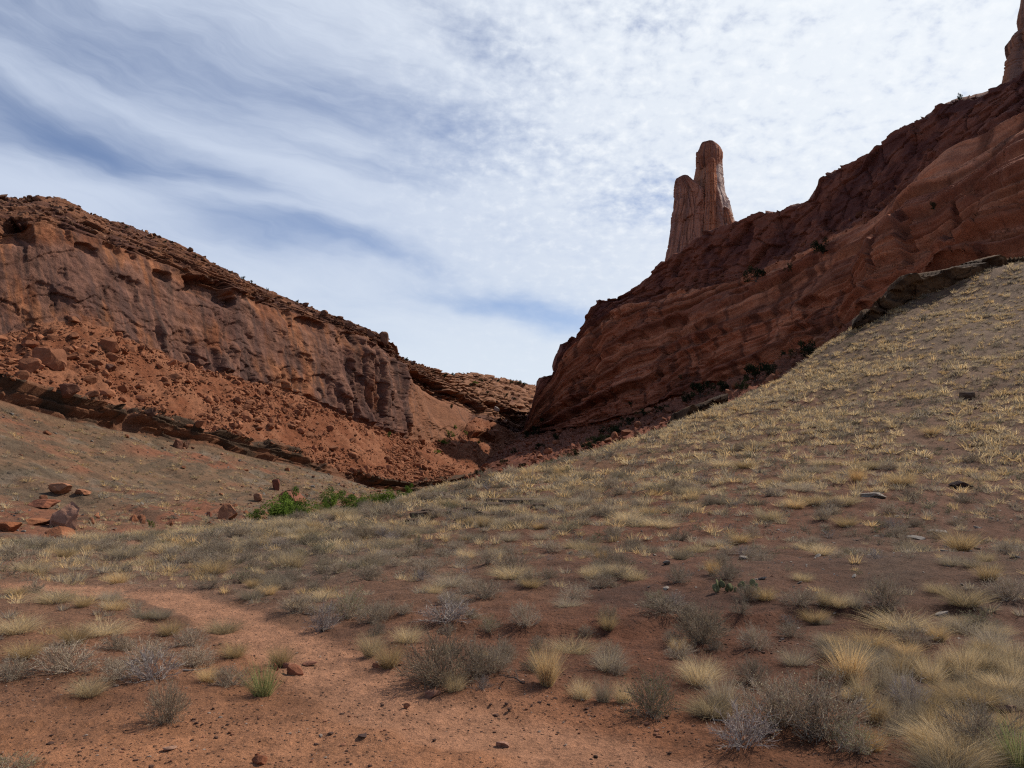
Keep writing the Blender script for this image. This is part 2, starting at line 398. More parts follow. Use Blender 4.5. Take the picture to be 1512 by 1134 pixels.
def left_fn(P, S, PX, PY):
    X, Y, Z = P[..., 0], P[..., 1], P[..., 2]
    along = X * .55 + Y * .83                       # metres along the wall
    big = fbm(along / 22, Z / 22, Y / 40, 4, seed=3)
    med = fbm(along / 5, Z / 5, Y / 30, 5, seed=5)
    fine = fbm(along / 1.3, Z / 1.3, Y / 9, 4, seed=9)
    shale = 1 - sstep(2.9, 3.0, S)
    ledge = sstep(2.97, 3.03, S) * (1 - sstep(3.97, 4.05, S))
    tal = sstep(3.95, 4.05, S) * (1 - sstep(4.94, 5.02, S))
    cliff = sstep(4.96, 5.03, S) * (1 - sstep(5.95, 6.05, S))
    cap = sstep(5.95, 6.05, S)
    capv = np.clip(S - 6, 0, 2)
    far = sstep(585, 690, PX)
    # --- displacement
    gul = np.abs(fbm(along / 9 + .15 * Z, Z / 60, None, 3, seed=21))
    d = shale * (big * .5 + med * .25 + fine * .10 - gul * .9 * sstep(1.0, 1.5, S))
    # ledge: thin beds, top overhanging
    lv = S - 3
    bed = worley(along / 12.0, lv * 6.0 + med * .5, 31)
    bury = .85 * sstep(.22, .60, fbm(along / 9, lv * .6, None, 4, seed=33))
    d += ledge * ((1.2 * sstep(.30, .7, lv) + (bed[2] - .5) * 1.7) * (1 - bury) + med * .6 - 1.1 * bury)
    # talus: lumpy rubble
    rub = worley(along / 2.6, (S - 4) * 12 + med, 41); rub2 = worley(along / 1.1, (S - 4) * 28 + med, 43)
    d += tal * ((.55 - rub[0]) * .8 * (rub[2] > .45) + (.5 - rub2[0]) * .5 + big * 1.2 + med * .5)
    # cliff: broad panels, spalls, joints
    cv = S - 5
    pan = worley(along / 13 + .25 * med, cv * 2.6 + .30 * med + along / 60, 51)
    blk = worley(along / 4.5 + .3 * med, cv * 7 + .4 * med + along / 30, 53)
    lower = 1 - sstep(.15, .45, cv + .18 * big)
    east = sstep(470, 530, PX) * (1 - sstep(650, 690, PX))
    slab = sstep(592, 610, PX) * (1 - sstep(690, 700, PX))
    crack = (pan[1] - pan[0] < .016) * .9
    rough_ = np.clip(lower * .9 + east * 1.0 - slab * .85 + .12, .05, 1.2)
    d += cliff * (big * 1.1 + (pan[2] - .5) * .35 + rough_ * ((blk[2] - .5) * 1.1 - (blk[1] - blk[0] < .04) * .22) + fine * .07 + med * .12 - crack * .35 * (1 - slab) * (big > -.1))
    sp1 = worley(along / 3.4 + .3 * med, cv * 8 + along / 25 + .4 * med, 57); sp2 = worley(along / 1.5, cv * 20 + med, 58)
    d += cliff * (1 - slab) * ((sp1[2] - .5) * .38 * sstep(-.2, .4, med + .4 * big) + (sp2[2] - .5) * .22)
    # vertical buttresses at the east end of the cliff and at the far left
    fl = fbm(along / 5.0, Z / 30, None, 3, seed=61)
    d += cliff * east * (1 - slab) * np.abs(fl) * 3.2
    d += cliff * sstep(.0, .2, .45 - cv) * (1 - east) * np.maximum(fl - .15, 0) * 2.6
    # cap: stepped thin-bedded ledges
    stp = capv * (6.0 - 2.2 * far) + (.55 + .5 * far) * big + (.12 + .35 * far) * med + .25 * far * fine
    fr = stp - np.floor(stp)
    cb = worley(along / 7.0 + .2 * med, stp * 1.0, 71); cb2 = worley(along / 2.4, stp * 2.6, 73); cb3 = worley(along / 22, capv * 1.5 + .3 * big, 75)
    d += cap * (1 - sstep(2.1, 2.6, S - 6)) * ((sstep(.50, .62, fr) * (.8 + 1.5 * far) * sstep(-.5, .5, (med + big) * (1 - far) + .4 * far) + (cb[2] - .5) * (1.2 - .5 * far) + (cb2[2] - .5) * (.6 - .3 * far) + (cb3[2] - .5) * 1.6 - (cb[1] - cb[0] < .05) * .6) + big * .8 + fine * .12) * .9
    # alcoves and spalls on the wall face
    nz = fbm(PX / 14, PY / 14, None, 3, seed=81)
    A = [(16, 342, 34, 20, 0, 5.5), (92, 344, 14, 16, 10, 2.6), (128, 366, 20, 9, -15, 3.2), (168, 364, 16, 15, -10, 3.2), (194, 378, 9, 11, 0, 3.0),
         (240, 406, 15, 8, -30, 3.6), (312, 430, 44, 16, -24, 4.6), (408, 456, 26, 14, -22, 3.4), (372, 444, 16, 9, -25, 2.6), (455, 480, 22, 12, -25, 3.0), (520, 503, 20, 12, -25, 2.5),
         (552, 520, 12, 14, -30, 2.6), (634, 570, 46, 8, -34, 5.0), (690, 598, 40, 8, -28, 4.0), (745, 612, 40, 6, -30, 4.0), (715, 646, 30, 8, -14, 3.0), (-60, 350, 40, 18, 0, 4),
         (60, 440, 30, 26, 0, .5), (182, 432, 26, 26, -8, .5), (94, 404, 10, 10, 0, .4), (262, 512, 20, 26, 15, .4), (150, 436, 14, 14, 0, .35), (350, 496, 28, 22, -10, .4), (300, 520, 22, 22, -5, .35), (470, 572, 24, 20, -26, .6), (430, 535, 30, 24, -20, .5)]
    for a in A: d -= alcove(PX, PY, *a[:5], a[5] * (1 if a[5] <= 1 or a[0] > 600 else .8 if a[2] > 30 else .38), nz) * (cliff + cap + tal * (a[0] == 715))
    # --- colour (what the rock is, not how it is lit)
    mott = sstep(-.5, .6, med + .5 * fine)
    c_sh = lerp3(sstep(-.3, .5, fbm(along / 14, S * 3, None, 4, seed=91) + (S - 1.6) * .55), (.30, .125, .068), (.25, .150, .088))
    c_sh = lerp3(.8 * sstep(.30, .9, fbm(along / 6, S * 7, None, 4, seed=92) + .35 * sstep(330, 480, PX) * sstep(2.0, 2.7, S)), c_sh, (.25, .195, .14))
    c_sh = lerp3(.6 * sstep(-.1, .6, fbm(along / 3, S * 14, None, 4, seed=94)), c_sh, (.12, .092, .06))
    c_led = lerp3(sstep(-.2, .3, fbm(along / 3, lv * 3, None, 4, seed=95) - (lv - .45)), (.11, .068, .043), (.28, .125, .066))
    c_led = lerp3(bury * .85, c_led, (.27, .125, .07))
    c_tal = lerp3(mott, (.285, .098, .043), (.40, .165, .083))
    streak = fbm(along / 2.2, cv * 1.2, None, 5, seed=96)
    patch = fbm(along / 16, cv * 2.5 + along / 50, None, 5, seed=97)
    vz = sstep(-.30, .35, patch * .8 + .45 * streak + .42 - .6 * sstep(.62, .95, cv) + .3 * sstep(430, 560, PX) * (1 - slab))
    vz = vz * (1 - slab * .85)
    c_orange = lerp3(mott, (.30, .110, .052), (.42, .175, .085))
    c_varn = lerp3(sstep(-.4, .5, streak), (.150, .080, .066), (.27, .140, .100))
    c_cl = lerp3(vz * .80, c_orange, c_varn)
    c_cl = c_cl * (1 + .30 * fbm(along / .8, cv * 14, None, 4, seed=99) + .18 * fbm(along / 3, cv * 30, None, 3, seed=100))[..., None]
    dstr = sstep(.10, .55, fbm(along / 1.5, cv * .45, None, 5, seed=196) + .35 * fbm(along / 14, cv, None, 3, seed=197)) * (1 - slab)
    c_cl = lerp3(dstr * .55, c_cl, (.105, .062, .055))
    c_cl = lerp3(slab * .6, c_cl, (.37, .172, .095))
    c_cl = lerp3(.6 * sstep(.45, .75, fbm(along / 1.2, cv * .8, None, 4, seed=98)) * cliff, c_cl, (.09, .055, .045))
    c_cap = lerp3(sstep(-.4, .6, med + .6 * (cb[2] - .5) + .5 * (cb2[2] - .5)), (.13, .054, .036), (.31, .135, .072))
    c_cap = lerp3(far * .75 * sstep(.3, .6, fr), c_cap, (.42, .205, .115))
    colr = c_sh * shale[..., None] + c_led * ledge[..., None] + c_tal * tal[..., None] + c_cl * cliff[..., None] + c_cap * cap[..., None]
    tot = (shale + ledge + tal + cliff + cap)[..., None]
    return d, colr / np.maximum(tot, .3)
LPd, Lcol = relief(LP, Ls, Lpx, left_fn, lambda S: sstep(4.95, 5.1, S))
nL, mL = LPd.shape[:2]
Lq = grid_quads(nL, mL)
Lrow_of = Ls[Lq[:, 0] // mL]
Lv, Lc = LPd.reshape(-1, 3), Lcol.reshape(-1, 3)
def part_of(name, sel, mat, V, Q, C, label=None):
    o = add_obj(name, sub_mesh(name, V, Q[sel], C), mat)
    o['kind'] = 'structure'
    if label: o['label'] = label
    return o
part_of("shale_hillside", Lrow_of < 3, M_SHALE, Lv, Lq, Lc, "grey and rust shale slope below the dark ledge on the far side of the wash")
part_of("rock_ledge", (Lrow_of >= 3) & (Lrow_of < 4), M_CLIFF, Lv, Lq, Lc, "dark brown thin bedded ledge between shale slope and red talus")
part_of("talus_slope", (Lrow_of >= 4) & (Lrow_of < 5), M_TALUS, Lv, Lq, Lc, "sunlit red talus slope under the varnished cliff")
part_of("canyon_cliff", Lrow_of >= 5, M_CLIFF, Lv, Lq, Lc, "sunlit cliff with dark desert varnish and a ledgy rim")

# ================================================================== RIGHT WALL
R_base = R_([(600, 745, 240), (640, 721, 270), (690, 681, 310), (720, 663, 330), (745, 651, 345), (766, 641, 352), (790, 640, 345), (830, 637, 325), (870, 632, 308), (900, 625, 295), (950, 612, 275), (1000, 591, 255), (1060, 571, 235), (1130, 546, 212), (1200, 510, 190), (1260, 474, 172), (1330, 432, 155), (1400, 402, 142), (1512, 386, 128), (1760, 330, 106)])
R_bot = R_([(600, 790, 150), (700, 760, 150), (800, 730, 140), (900, 700, 128), (1000, 655, 128), (1100, 610, 128), (1200, 570, 125), (1300, 520, 122), (1400, 450, 118), (1512, 420, 112), (1760, 370, 96)])
rs = [(600, 744), (640, 720), (690, 680), (720, 662), (745, 650), (766, 640), (774, 632), (781, 616), (787, 601), (790, 592), (795, 575), (797, 562), (799, 557), (805, 553), (815, 552), (818, 545), (824, 522), (829, 517), (831, 508), (836, 503), (848, 498), (858, 497), (862, 493), (863, 482), (867, 468), (873, 462), (876, 452), (882, 443), (895, 440), (913, 437), (930, 431), (945, 424), (960, 410), (975, 396), (985, 388), (1000, 378), (1020, 362), (1050, 345), (1085, 333), (1104, 324), (1122, 316), (1150, 310), (1178, 300), (1196, 291), (1202, 283), (1208, 272), (1211, 264), (1222, 257), (1242, 244), (1262, 238), (1285, 222), (1300, 211), (1322, 196), (1345, 183), (1374, 167), (1380, 162), (1384, 155), (1400, 148), (1420, 141), (1450, 134), (1470, 127), (1490, 119), (1520, 100), (1760, 20)]
rY = [(600, 241), (690, 312), (766, 354), (795, 347), (830, 336), (880, 320), (935, 306), (990, 292), (1085, 264), (1200, 236), (1300, 216), (1400, 201), (1512, 188), (1760, 160)]
R_sky = R_([(p, q, np.interp(p, *zip(*rY))) for p, q in rs])
bench = [(600, 744.6), (640, 720.5), (690, 680.5), (766, 640.5), (774, 636), (781, 626), (790, 606), (797, 590), (805, 575), (830, 530), (870, 482), (900, 458), (950, 446), (985, 440), (1060, 421), (1130, 400), (1220, 356), (1310, 306), (1400, 238), (1480, 182), (1520, 160), (1760, 60)]
def mixrow(pts, f):
    out = []
    for p, q in pts:
        b = np.interp(p, R_base[:, 0], R_base[:, 2]); t = np.interp(p, R_sky[:, 0], R_sky[:, 2]); out.append((p, q, b + (t - b) * f))
    return R_(out)
R_ben = mixrow(bench, .66)
R_ben2 = mixrow([(p, q - np.interp(p, [600, 780, 830, 1000, 1760], [0, 1, 5, 9, 12])) for p, q in bench], .86)
mids = [(p, .5 * np.interp(p, R_base[:, 0], R_base[:, 1]) + .5 * np.interp(p, R_ben[:, 0], R_ben[:, 1])) for p in np.arange(600, 1761, 20)]
R_mid = mixrow(mids, .22)
R_bk = R_sky.copy(); R_bk[:, 2] += 40; R_bk[:, 1] += 12
R_bk2 = R_bk.copy(); R_bk2[:, 2] += 50; R_bk2[:, 1] = np.maximum(R_bk2[:, 1] + 120, 640)
Rpx = np.arange(600, 1761, 1.7)
Rrows = [R_bot, R_base, R_mid, R_ben, R_ben2, R_sky, R_bk, R_bk2]
Rcnt = [60, 105, 105, 18, 80, 10, 6]
RP, Rs = loft(Rrows, Rcnt, Rpx)
def right_fn(P, S, PX, PY):
    X, Y, Z = P[..., 0], P[..., 1], P[..., 2]
    along = -X * .33 + Y * .94
    big = fbm(along / 26, Z / 20, X / 40, 4, seed=103)
    med = fbm(along / 6, Z / 5, X / 20, 5, seed=105)
    fine = fbm(along / 1.5, Z / 1.2, X / 9, 4, seed=109)
    tal = 1 - sstep(.97, 1.02, S)
    face = sstep(.98, 1.03, S) * (1 - sstep(2.97, 3.03, S))
    up = sstep(2.97, 3.03, S)
    on = sstep(768, 800, PX) * (1 - .0 * S)                    # only where there really is a wall
    head = (1 - sstep(960, 1010, PX))
    v = np.clip(S, 1, 3) - 1
    rub = worley(along / 3.0, S * 16 + med, 141); rub2 = worley(along / 1.3, S * 36 + med, 143)
    d = tal * ((.55 - rub[0]) * 1.8 * (rub[2] > .4) + (.5 - rub2[0]) * .7 + big * 1.0 + med * .8) * (.35 + .65 * on)
    # rounded sloping beds
    bedc = v * 3.6 + .55 * big + .10 * med + along / 70
    fr = bedc - np.floor(bedc)
    prof = np.where(fr < .72, np.sqrt(np.clip(1 - (1 - fr / .72) ** 2, 0, 1)), np.sqrt(np.clip(1 - ((fr - .72) / .28) ** 2, 0, 1)))
    bk = np.floor(bedc).astype(np.int64); zb = np.zeros_like(bk)
    amp = .6 + 1.9 * _h(bk, zb, zb, 9)
    bedf = v * 15 + 2.4 * big + .6 * med + along / 22
    ff = np.abs((bedf - np.floor(bedf)) * 2 - 1)
    pil = fbm(along / 15, Z / 45, None, 3, seed=121)
    blk = worley(along / 9 + .4 * med, v * 5 + .5 * med, 123)
    jt = worley(along / 7.0 + .5 * fbm(Z / 9, along / 40, None, 3, seed=125), v * .9 + .6 * med, 127)
    rough_ = .25 + .9 * sstep(.0, .5, .55 - v * .6 + .5 * big)
    led = worley(along / 40 + .15 * big, bedc * 1.6, 171); led2 = worley(along / 8 + .2 * med, bedf * .55, 173); jf = worley(along / 11, v * 1.3 + .3 * big, 175)
    saw = np.where(ff < .5, ff * .5, ff)
    b1 = fbm(bedc * 2.3, along / 95, None, 4, seed=171); b2 = fbm(bedf * .75, along / 45, None, 4, seed=173); b3 = fbm(bedf * 2.2, along / 20, None, 3, seed=175)
    d += face * on * ((prof - .5) * amp * 1.7 + b1 * 1.7 + b2 * .55 + b3 * .18 + big * 1.5 + pil * 1.9 + med * .22 + fine * .06 + (rough_ - .25) * ((blk[2] - .5) * 1.5 - (blk[1] - blk[0] < .03) * .5) - (jt[1] - jt[0] < .018) * 1.2 * (.3 + head))
    # upper cliff band: blockier, thin beds
    uv = S - 3
    ub = worley(along / 8, uv * 3.0 + .5 * big + along / 80, 131); ub2 = worley(along / 2.6, uv * 8 + big + .3 * med, 133)
    d += up * on * (1 - sstep(5.05, 5.5, S)) * ((ub[2] - .5) * 2.6 + (ub2[2] - .5) * 1.3 - (ub[1] - ub[0] < .05) * .9 + big * 1.8 + med * .7 + fine * .3)
    nz = fbm(PX / 16, PY / 16, None, 3, seed=151)
    A = [(1205, 448, 26, 9, 12, 2.6), (1180, 490, 26, 8, 8, 2.2), (1265, 430, 16, 10, 10, 2.2), (1240, 330, 12, 6, 20, 2.5), (1100, 436, 14, 6, 15, 2.0), (1000, 478, 22, 6, 18, 2.2), (940, 500, 20, 7, 18, 2.0),
         (1340, 280, 12, 6, 30, 3), (1345, 360, 9, 40, -8, 3.0), (1410, 340, 8, 34, -5, 2.2), (1460, 290, 40, 6, 8, 1.6), (845, 600, 6, 18, -4, 2.0), (832, 598, 5, 12, 0, 2.0), (985, 520, 6, 24, -16, 1.4), (1450, 360, 26, 12, 5, 1.4), (1060, 500, 30, 7, 18, 1.6), (1130, 470, 34, 6, 16, 1.5), (905, 470, 16, 9, 12, 2.4)]
    for a in A: d -= alcove(PX, PY, *a[:6], nz) * face
    # the long slanting joint behind the headland block, and a second thinner one
    for (x0, y0, x1, y1, w, dep) in ((892, 515, 846, 612, 3.2, 4.5), (905, 560, 893, 620, 2, 2.0), (1010, 470, 975, 560, 2.0, 1.8), (1310, 360, 1290, 430, 3, 2.5), (960, 575, 952, 615, 2, 1.6), (878, 450, 868, 520, 3, 3)):
        t = np.clip(((PX - x0) * (x1 - x0) + (PY - y0) * (y1 - y0)) / ((x1 - x0) ** 2 + (y1 - y0) ** 2), 0, 1)
        dd = np.hypot(PX - (x0 + t * (x1 - x0)) + 3 * nz, PY - (y0 + t * (y1 - y0)))
        d -= face * dep * (1 - sstep(w * .4, w * 1.5, dd))
    # colours
    band = fbm(along / 45, bedc * 1.3, None, 4, seed=161)
    mott = sstep(-.5, .6, .7 * band + .4 * med + .25 * fine)
    c_f = lerp3(mott, (.44, .152, .077), (.74, .30, .158))
    stain = sstep(.30, .75, fbm(along / 3, v * 1.1, None, 5, seed=163) + .55 * fbm(along / 22, v * 2, None, 3, seed=164))
    c_f = lerp3(.7 * stain, c_f, (.13, .05, .033))
    c_f = lerp3(.45 * sstep(.55, .95, ff) * sstep(-.4, .4, band), c_f, (.24, .075, .04))
    c_f = lerp3(.55 * sstep(.05, .6, b1), c_f, (.27, .083, .046))
    c_f = c_f * (1 + .28 * b2 + .16 * b3)[..., None]
    c_u = lerp3(sstep(-.5, .5, med + .8 * (ub[2] - .5)), (.17, .062, .048), (.33, .118, .072))
    c_u = lerp3(.45 * sstep(5.0, 5.4, S), c_u, (.42, .2, .11))
    c_t = lerp3(sstep(-.4, .5, med), (.20, .068, .036), (.33, .115, .06))
    colr = c_t * tal[..., None] + c_f * face[..., None] + c_u * up[..., None]
    return d, colr / np.maximum((tal + face + up)[..., None], .3)
RPd, Rcol = relief(RP, Rs, Rpx, right_fn, lambda S: .8 * sstep(2.9, 3.1, S))
nR, mR = RPd.shape[:2]
Rq = grid_quads(nR, mR); Rrow_of = Rs[Rq[:, 0] // mR]
Rv, Rc = RPd.reshape(-1, 3), Rcol.reshape(-1, 3)
part_of("talus_slope", Rrow_of < 1, M_TALUS, Rv, Rq, Rc, "shaded dark red talus slope dotted with bushes at the foot of the right canyon wall")
part_of("canyon_wall", Rrow_of >= 1, M_CLIFF, Rv, Rq, Rc, "massive shaded red sandstone wall climbing to the right")

# ================================================================== GROUND (height field)
ctrl = [(x, y, z) for x, y, z in [(0, -20, 0), (-15, -20, 0), (15, -20, .1), (0, 0, 0), (-8, 0, 0), (8, 0, 0), (0, 4, 0), (-3, 5, 0), (3, 5, .02), (0, 8, .0), (-6, 9, -.02), (6, 9, .12), (3, 11, .15), (-3, 12, -.12), (10, 12, .25), (-10, 14, -.2), (-30, 0, 0), (30, 0, .6), (-25, 14, -.3)]]
def cp(px, py, Y): ctrl.append(tuple(at(px, py, Y)))
for px, pys in {1512: [(800, 20), (700, 35), (600, 50), (500, 68), (430, 84), (388, 97)], 1400: [(800, 19), (700, 35), (600, 53), (500, 74), (440, 90), (404, 99)], 1300: [(800, 18.5), (700, 34), (650, 45), (600, 56), (550, 68), (500, 82), (452, 98)],
                1200: [(800, 18.5), (700, 36), (600, 63), (560, 76), (526, 91)], 1100: [(800, 19), (750, 26), (700, 37), (650, 50), (600, 68), (584, 80)], 1000: [(800, 19.5), (750, 27), (700, 40), (650, 58), (626, 71)], 900: [(800, 20), (750, 29), (700, 46), (662, 63)],
                800: [(800, 20.5), (750, 31), (691, 56)], 700: [(800, 21.5), (750, 34), (717, 52)], 640: [(800, 22), (750, 37), (727, 50)], 560: [(800, 23), (750, 43)], 450: [(800, 24), (767, 38)], 350: [(800, 25.5), (781, 34)],
                200: [(810, 24), (797, 29)], 0: [(820, 21), (804, 27)], -200: [(825, 20), (810, 26)], 1700: [(800, 20), (600, 45), (450, 70), (340, 95)], 1950: [(800, 20), (550, 45), (300, 85)]}.items():
    for py, Y in pys: cp(px, py, Y)
# beyond the crest it falls away into the wash / behind the hill
for px, Y, z in [(1512, 112, 26), (1512, 135, 20), (1400, 112, 22), (1400, 135, 12), (1300, 110, 17), (1300, 130, 8), (1200, 104, 11), (1200, 125, 2), (1100, 92, 7), (1100, 115, 0), (1000, 84, 3), (1000, 105, -4), (900, 78, 0), (900, 100, -6), (800, 72, -3), (800, 95, -7), (700, 66, -4.5), (700, 90, -7.5), (600, 60, -5), (600, 85, -7.5), (500, 54, -4.5), (400, 48, -4), (300, 42, -3.4), (200, 37, -2.8), (0, 36, -2.6), (-200, 34, -2.4), (500, 80, -6), (300, 60, -4.5), (0, 55, -4), (1700, 120, 26), (1950, 120, 30)]:
    ctrl.append(((px - CX) / F_PX * Y, Y, z))
ctrl = np.array(ctrl)
def tps_fit(c, lam=.02):
    n = len(c); sc = 30.0; xy = c[:, :2] / sc
    r2 = np.sum((xy[:, None] - xy[None]) ** 2, -1)
    K = .5 * r2 * np.log(np.maximum(r2, 1e-12)) + lam * np.eye(n) * .01
    Pm = np.c_[np.ones(n), xy]; A = np.zeros((n + 3, n + 3)); A[:n, :n] = K; A[:n, n:] = Pm; A[n:, :n] = Pm.T
    b = np.zeros(n + 3); b[:n] = c[:, 2]
    return np.linalg.solve(A, b), xy, sc
tw, txy, tsc = tps_fit(ctrl)
def ground_smooth(x, y):
    q = np.stack([x, y], -1).reshape(-1, 2) / tsc
    out = np.zeros(len(q))
    for i in range(0, len(q), 60000):
        s = q[i:i + 60000]; r2 = np.maximum(np.sum((s[:, None] - txy[None]) ** 2, -1), 1e-12)
        out[i:i + 60000] = (.5 * r2 * np.log(r2)) @ tw[:-3] + tw[-3] + s @ tw[-2:]
    return out.reshape(np.shape(x))
gpx = np.concatenate([np.arange(-900, -60, 14.0), np.arange(-60, 1580, 2.2), np.arange(1580, 2300, 14.0)])
gY = np.concatenate([np.geomspace(1.0, 3.6, 24)[:-1], np.geomspace(3.6, 32, 330)[:-1], np.geomspace(32, 140, 230)])
tang = (gpx - CX) / F_PX
GX = tang[None, :] * gY[:, None]; GY = np.repeat(gY[:, None], len(gpx), 1)
GZ = ground_smooth(GX, GY)
GZ = np.maximum(GZ, -9.0)
def micro(x, y):
    a = fbm(x / 6, y / 6, None, 4, seed=201) * .10
    b = fbm(x / .9, y / .9, None, 5, seed=203) * .030
    c = fbm(x / .20, y / .20, None, 4, seed=205) * .016 + np.maximum(fbm(x / .07, y / .07, None, 3, seed=207) - .1, 0) * .012
    return a, b, c
ma, mb, mc = micro(GX, GY)
dist = np.hypot(GX, GY)
GZ = GZ + ma * sstep(4, 14, dist) * 1.2 + mb * np.clip(dist / 8, .8, 3) + mc
PXg, PYg = proj(np.stack([GX, GY, GZ], -1))
# the small cut bank and the trail
trail_px = [(-120, 862, .50), (0, 868, .50), (150, 873, .50), (250, 882, .45), (310, 900, .42), (350, 920, .42), (400, 941, .42), (450, 962, .42), (500, 988, .42), (550, 1016, .42), (610, 1047, .42), (700, 1074, .42), (820, 1100, .42), (960, 1140, .45), (1150, 1210, .5)]
def ground_hit(px, py):
    """first ground point seen at the pixel, on the smooth surface"""
    px, py = float(px), float(py)
    Ys = np.geomspace(2.0, 135, 700); p = at(np.full_like(Ys, px), np.full_like(Ys, py), Ys)
    g = gz(p[:, 0], p[:, 1]); k = np.argmax(p[:, 2] <= g)
    return np.array([p[k, 0], p[k, 1], g[k]])
lgY = np.log(gY)
def gz(x, y):
    """height of the finished ground (bilinear on the grid)"""
    x, y = np.asarray(x, float), np.maximum(np.asarray(y, float), 1.01)
    j = np.interp(x / y, tang, np.arange(len(tang))); i = np.interp(y, gY, np.arange(len(gY)))
    j0 = np.clip(j.astype(int), 0, len(tang) - 2); i0 = np.clip(i.astype(int), 0, len(gY) - 2)
    u, v = j - j0, i - i0
    return (GZ[i0, j0] * (1 - u) + GZ[i0, j0 + 1] * u) * (1 - v) + (GZ[i0 + 1, j0] * (1 - u) + GZ[i0 + 1, j0 + 1] * u) * v
trail = np.array([[*ground_hit(p, q)[:2], w] for p, q, w in trail_px])
def seg_dist(x, y, T):
    best = np.full(np.shape(x), 1e9); wd = np.zeros(np.shape(x))
    for (ax, ay, aw), (bx, by, bw) in zip(T[:-1], T[1:]):
        t = np.clip(((x - ax) * (bx - ax) + (y - ay) * (by - ay)) / ((bx - ax) ** 2 + (by - ay) ** 2 + 1e-9), 0, 1)
        d = np.hypot(x - ax - t * (bx - ax), y - ay - t * (by - ay)); w = aw + t * (bw - aw)
        m = d < best; best = np.where(m, d, best); wd = np.where(m, w, wd)
    return best, wd
td, twd = seg_dist(GX, GY, trail)
tedge = td + .10 * fbm(GX / .5, GY / .5, None, 3, seed=211)
tmask = 1 - sstep(twd * .65, twd * 1.2, tedge)
GZ = GZ - .035 * tmask - mb * .5 * tmask
bank = [ground_hit(p, q) for p, q in ((810, 935), (870, 925), (950, 930), (1040, 922), (1150, 915), (1290, 905))]
bt = np.array([[b[0], b[1], 1.0] for b in bank]); bd, _ = seg_dist(GX, GY, bt)
side = GY - np.interp(GX, bt[:, 0], bt[:, 1])
wob = side + .25 * fbm(GX / .8, GY / .8, None, 3, seed=213)
inb = np.exp(-(bd / 1.3) ** 2)
GZ = GZ + inb * (sstep(-.12, .22, wob) - .45) * .11
Gp = np.stack([GX, GY, GZ], -1)
PXg, PYg = proj(Gp)
# soil types by place
soil = np.array([  # px, py, r, g, b
    (0, 1120, .37, .150, .078), (250, 1100, .38, .155, .082), (500, 1090, .37, .155, .085), (750, 1100, .37, .150, .080), (950, 1110, .33, .125, .064), (1150, 1110, .25, .095, .050), (1350, 1080, .19, .078, .045), (1480, 1030, .15, .070, .045),
    (0, 980, .29, .125, .072), (200, 960, .31, .130, .074), (400, 990, .38, .155, .083), (600, 960, .24, .098, .056), (750, 950, .20, .080, .048), (900, 940, .19, .070, .040), (1100, 920, .17, .066, .040), (1300, 920, .16, .066, .042), (1480, 930, .19, .078, .05),
    (0, 850, .26, .125, .08), (250, 850, .24, .120, .082), (450, 830, .19, .105, .075), (650, 850, .21, .100, .064), (800, 850, .20, .088, .054), (950, 840, .20, .082, .052), (1100, 840, .16, .075, .050), (1300, 840, .14, .075, .052), (1480, 860, .15, .075, .05),
    (100, 805, .25, .13, .085), (400, 780, .21, .13, .095), (600, 760, .19, .125, .09), (800, 760, .18, .105, .075), (950, 760, .19, .098, .066), (1100, 760, .19, .100, .068), (1300, 740, .17, .098, .07), (1480, 760, .16, .098, .072),
    (750, 705, .22, .15, .10), (900, 680, .22, .145, .095), (1050, 640, .21, .14, .095), (1150, 640, .20, .12, .085), (1300, 620, .19, .135, .10), (1480, 640, .18, .125, .095), (1250, 520, .21, .165, .12), (1400, 500, .22, .18, .14), (1480, 430, .23, .19, .15)])
q = np.stack([PXg, PYg], -1)
num = np.zeros((*PXg.shape, 3)); den = np.zeros(PXg.shape)
nzx = 40 * fbm(GX / 3, GY / 3, None, 4, seed=221); nzy = 25 * fbm(GX / 3, GY / 3, None, 4, seed=223)
for s_ in soil:
    w = 1 / (((PXg + nzx - s_[0]) / 1.5) ** 2 + (PYg + nzy - s_[1]) ** 2 + 400) ** 1.6
    num += w[..., None] * s_[2:] * np.array((1.10, 1.22, 1.14) if s_[1] >= 765 else (1.12, .86, .68)); den += w
Gcol = num / den[..., None]
Gcol = Gcol * (1 + .42 * sstep(1015, 1075, PYg + nzy) * (1 - sstep(860, 1020, PXg + nzx)))[..., None] * np.array((1, 1, 1))
crust = sstep(.05, .55, fbm(GX / 1.6, GY / 1.6, None, 5, seed=231)) * (1 - tmask) * sstep(990, 900, PYg) * sstep(330, 460, PXg)
Gcol = lerp3(crust * .55 * sstep(20, 9, dist) , Gcol, (.085, .048, .036))
Gcol = lerp3(.35 * sstep(.1, .7, fbm(GX / .6, GY / .6, None, 5, seed=233)), Gcol, Gcol * .55)
Gcol = lerp3(.5 * sstep(.2, .8, fbm(GX / 2.5, GY / 2.5, None, 4, seed=235)) * sstep(1040, 1000, PYg + 30 * mb), Gcol, Gcol * 1.35)
Gcol = lerp3(tmask * .85, Gcol, (.60, .30, .170))
nG, mG = GX.shape
Gq = grid_quads(nG, mG)
Gv, Gc = Gp.reshape(-1, 3), Gcol.reshape(-1, 3)
tm_f = tmask.ravel()[Gq].mean(1); 
hill = ground_smooth(GX, GY).ravel()[Gq].mean(1) > 1.2 + .35 * fbm(GX / 5, GY / 5, None, 3, seed=241).ravel()[Gq].mean(1)
istrail = tm_f > .5
part_of("path", istrail, M_SOIL, Gv, Gq, Gc, "narrow bare orange footpath winding across the desert floor")
part_of("hillside", hill & ~istrail, M_SOIL, Gv, Gq, Gc, "broad grassy hillside rising to the right")
part_of("ground", ~hill & ~istrail, M_SOIL, Gv, Gq, Gc, "red and brown desert floor")
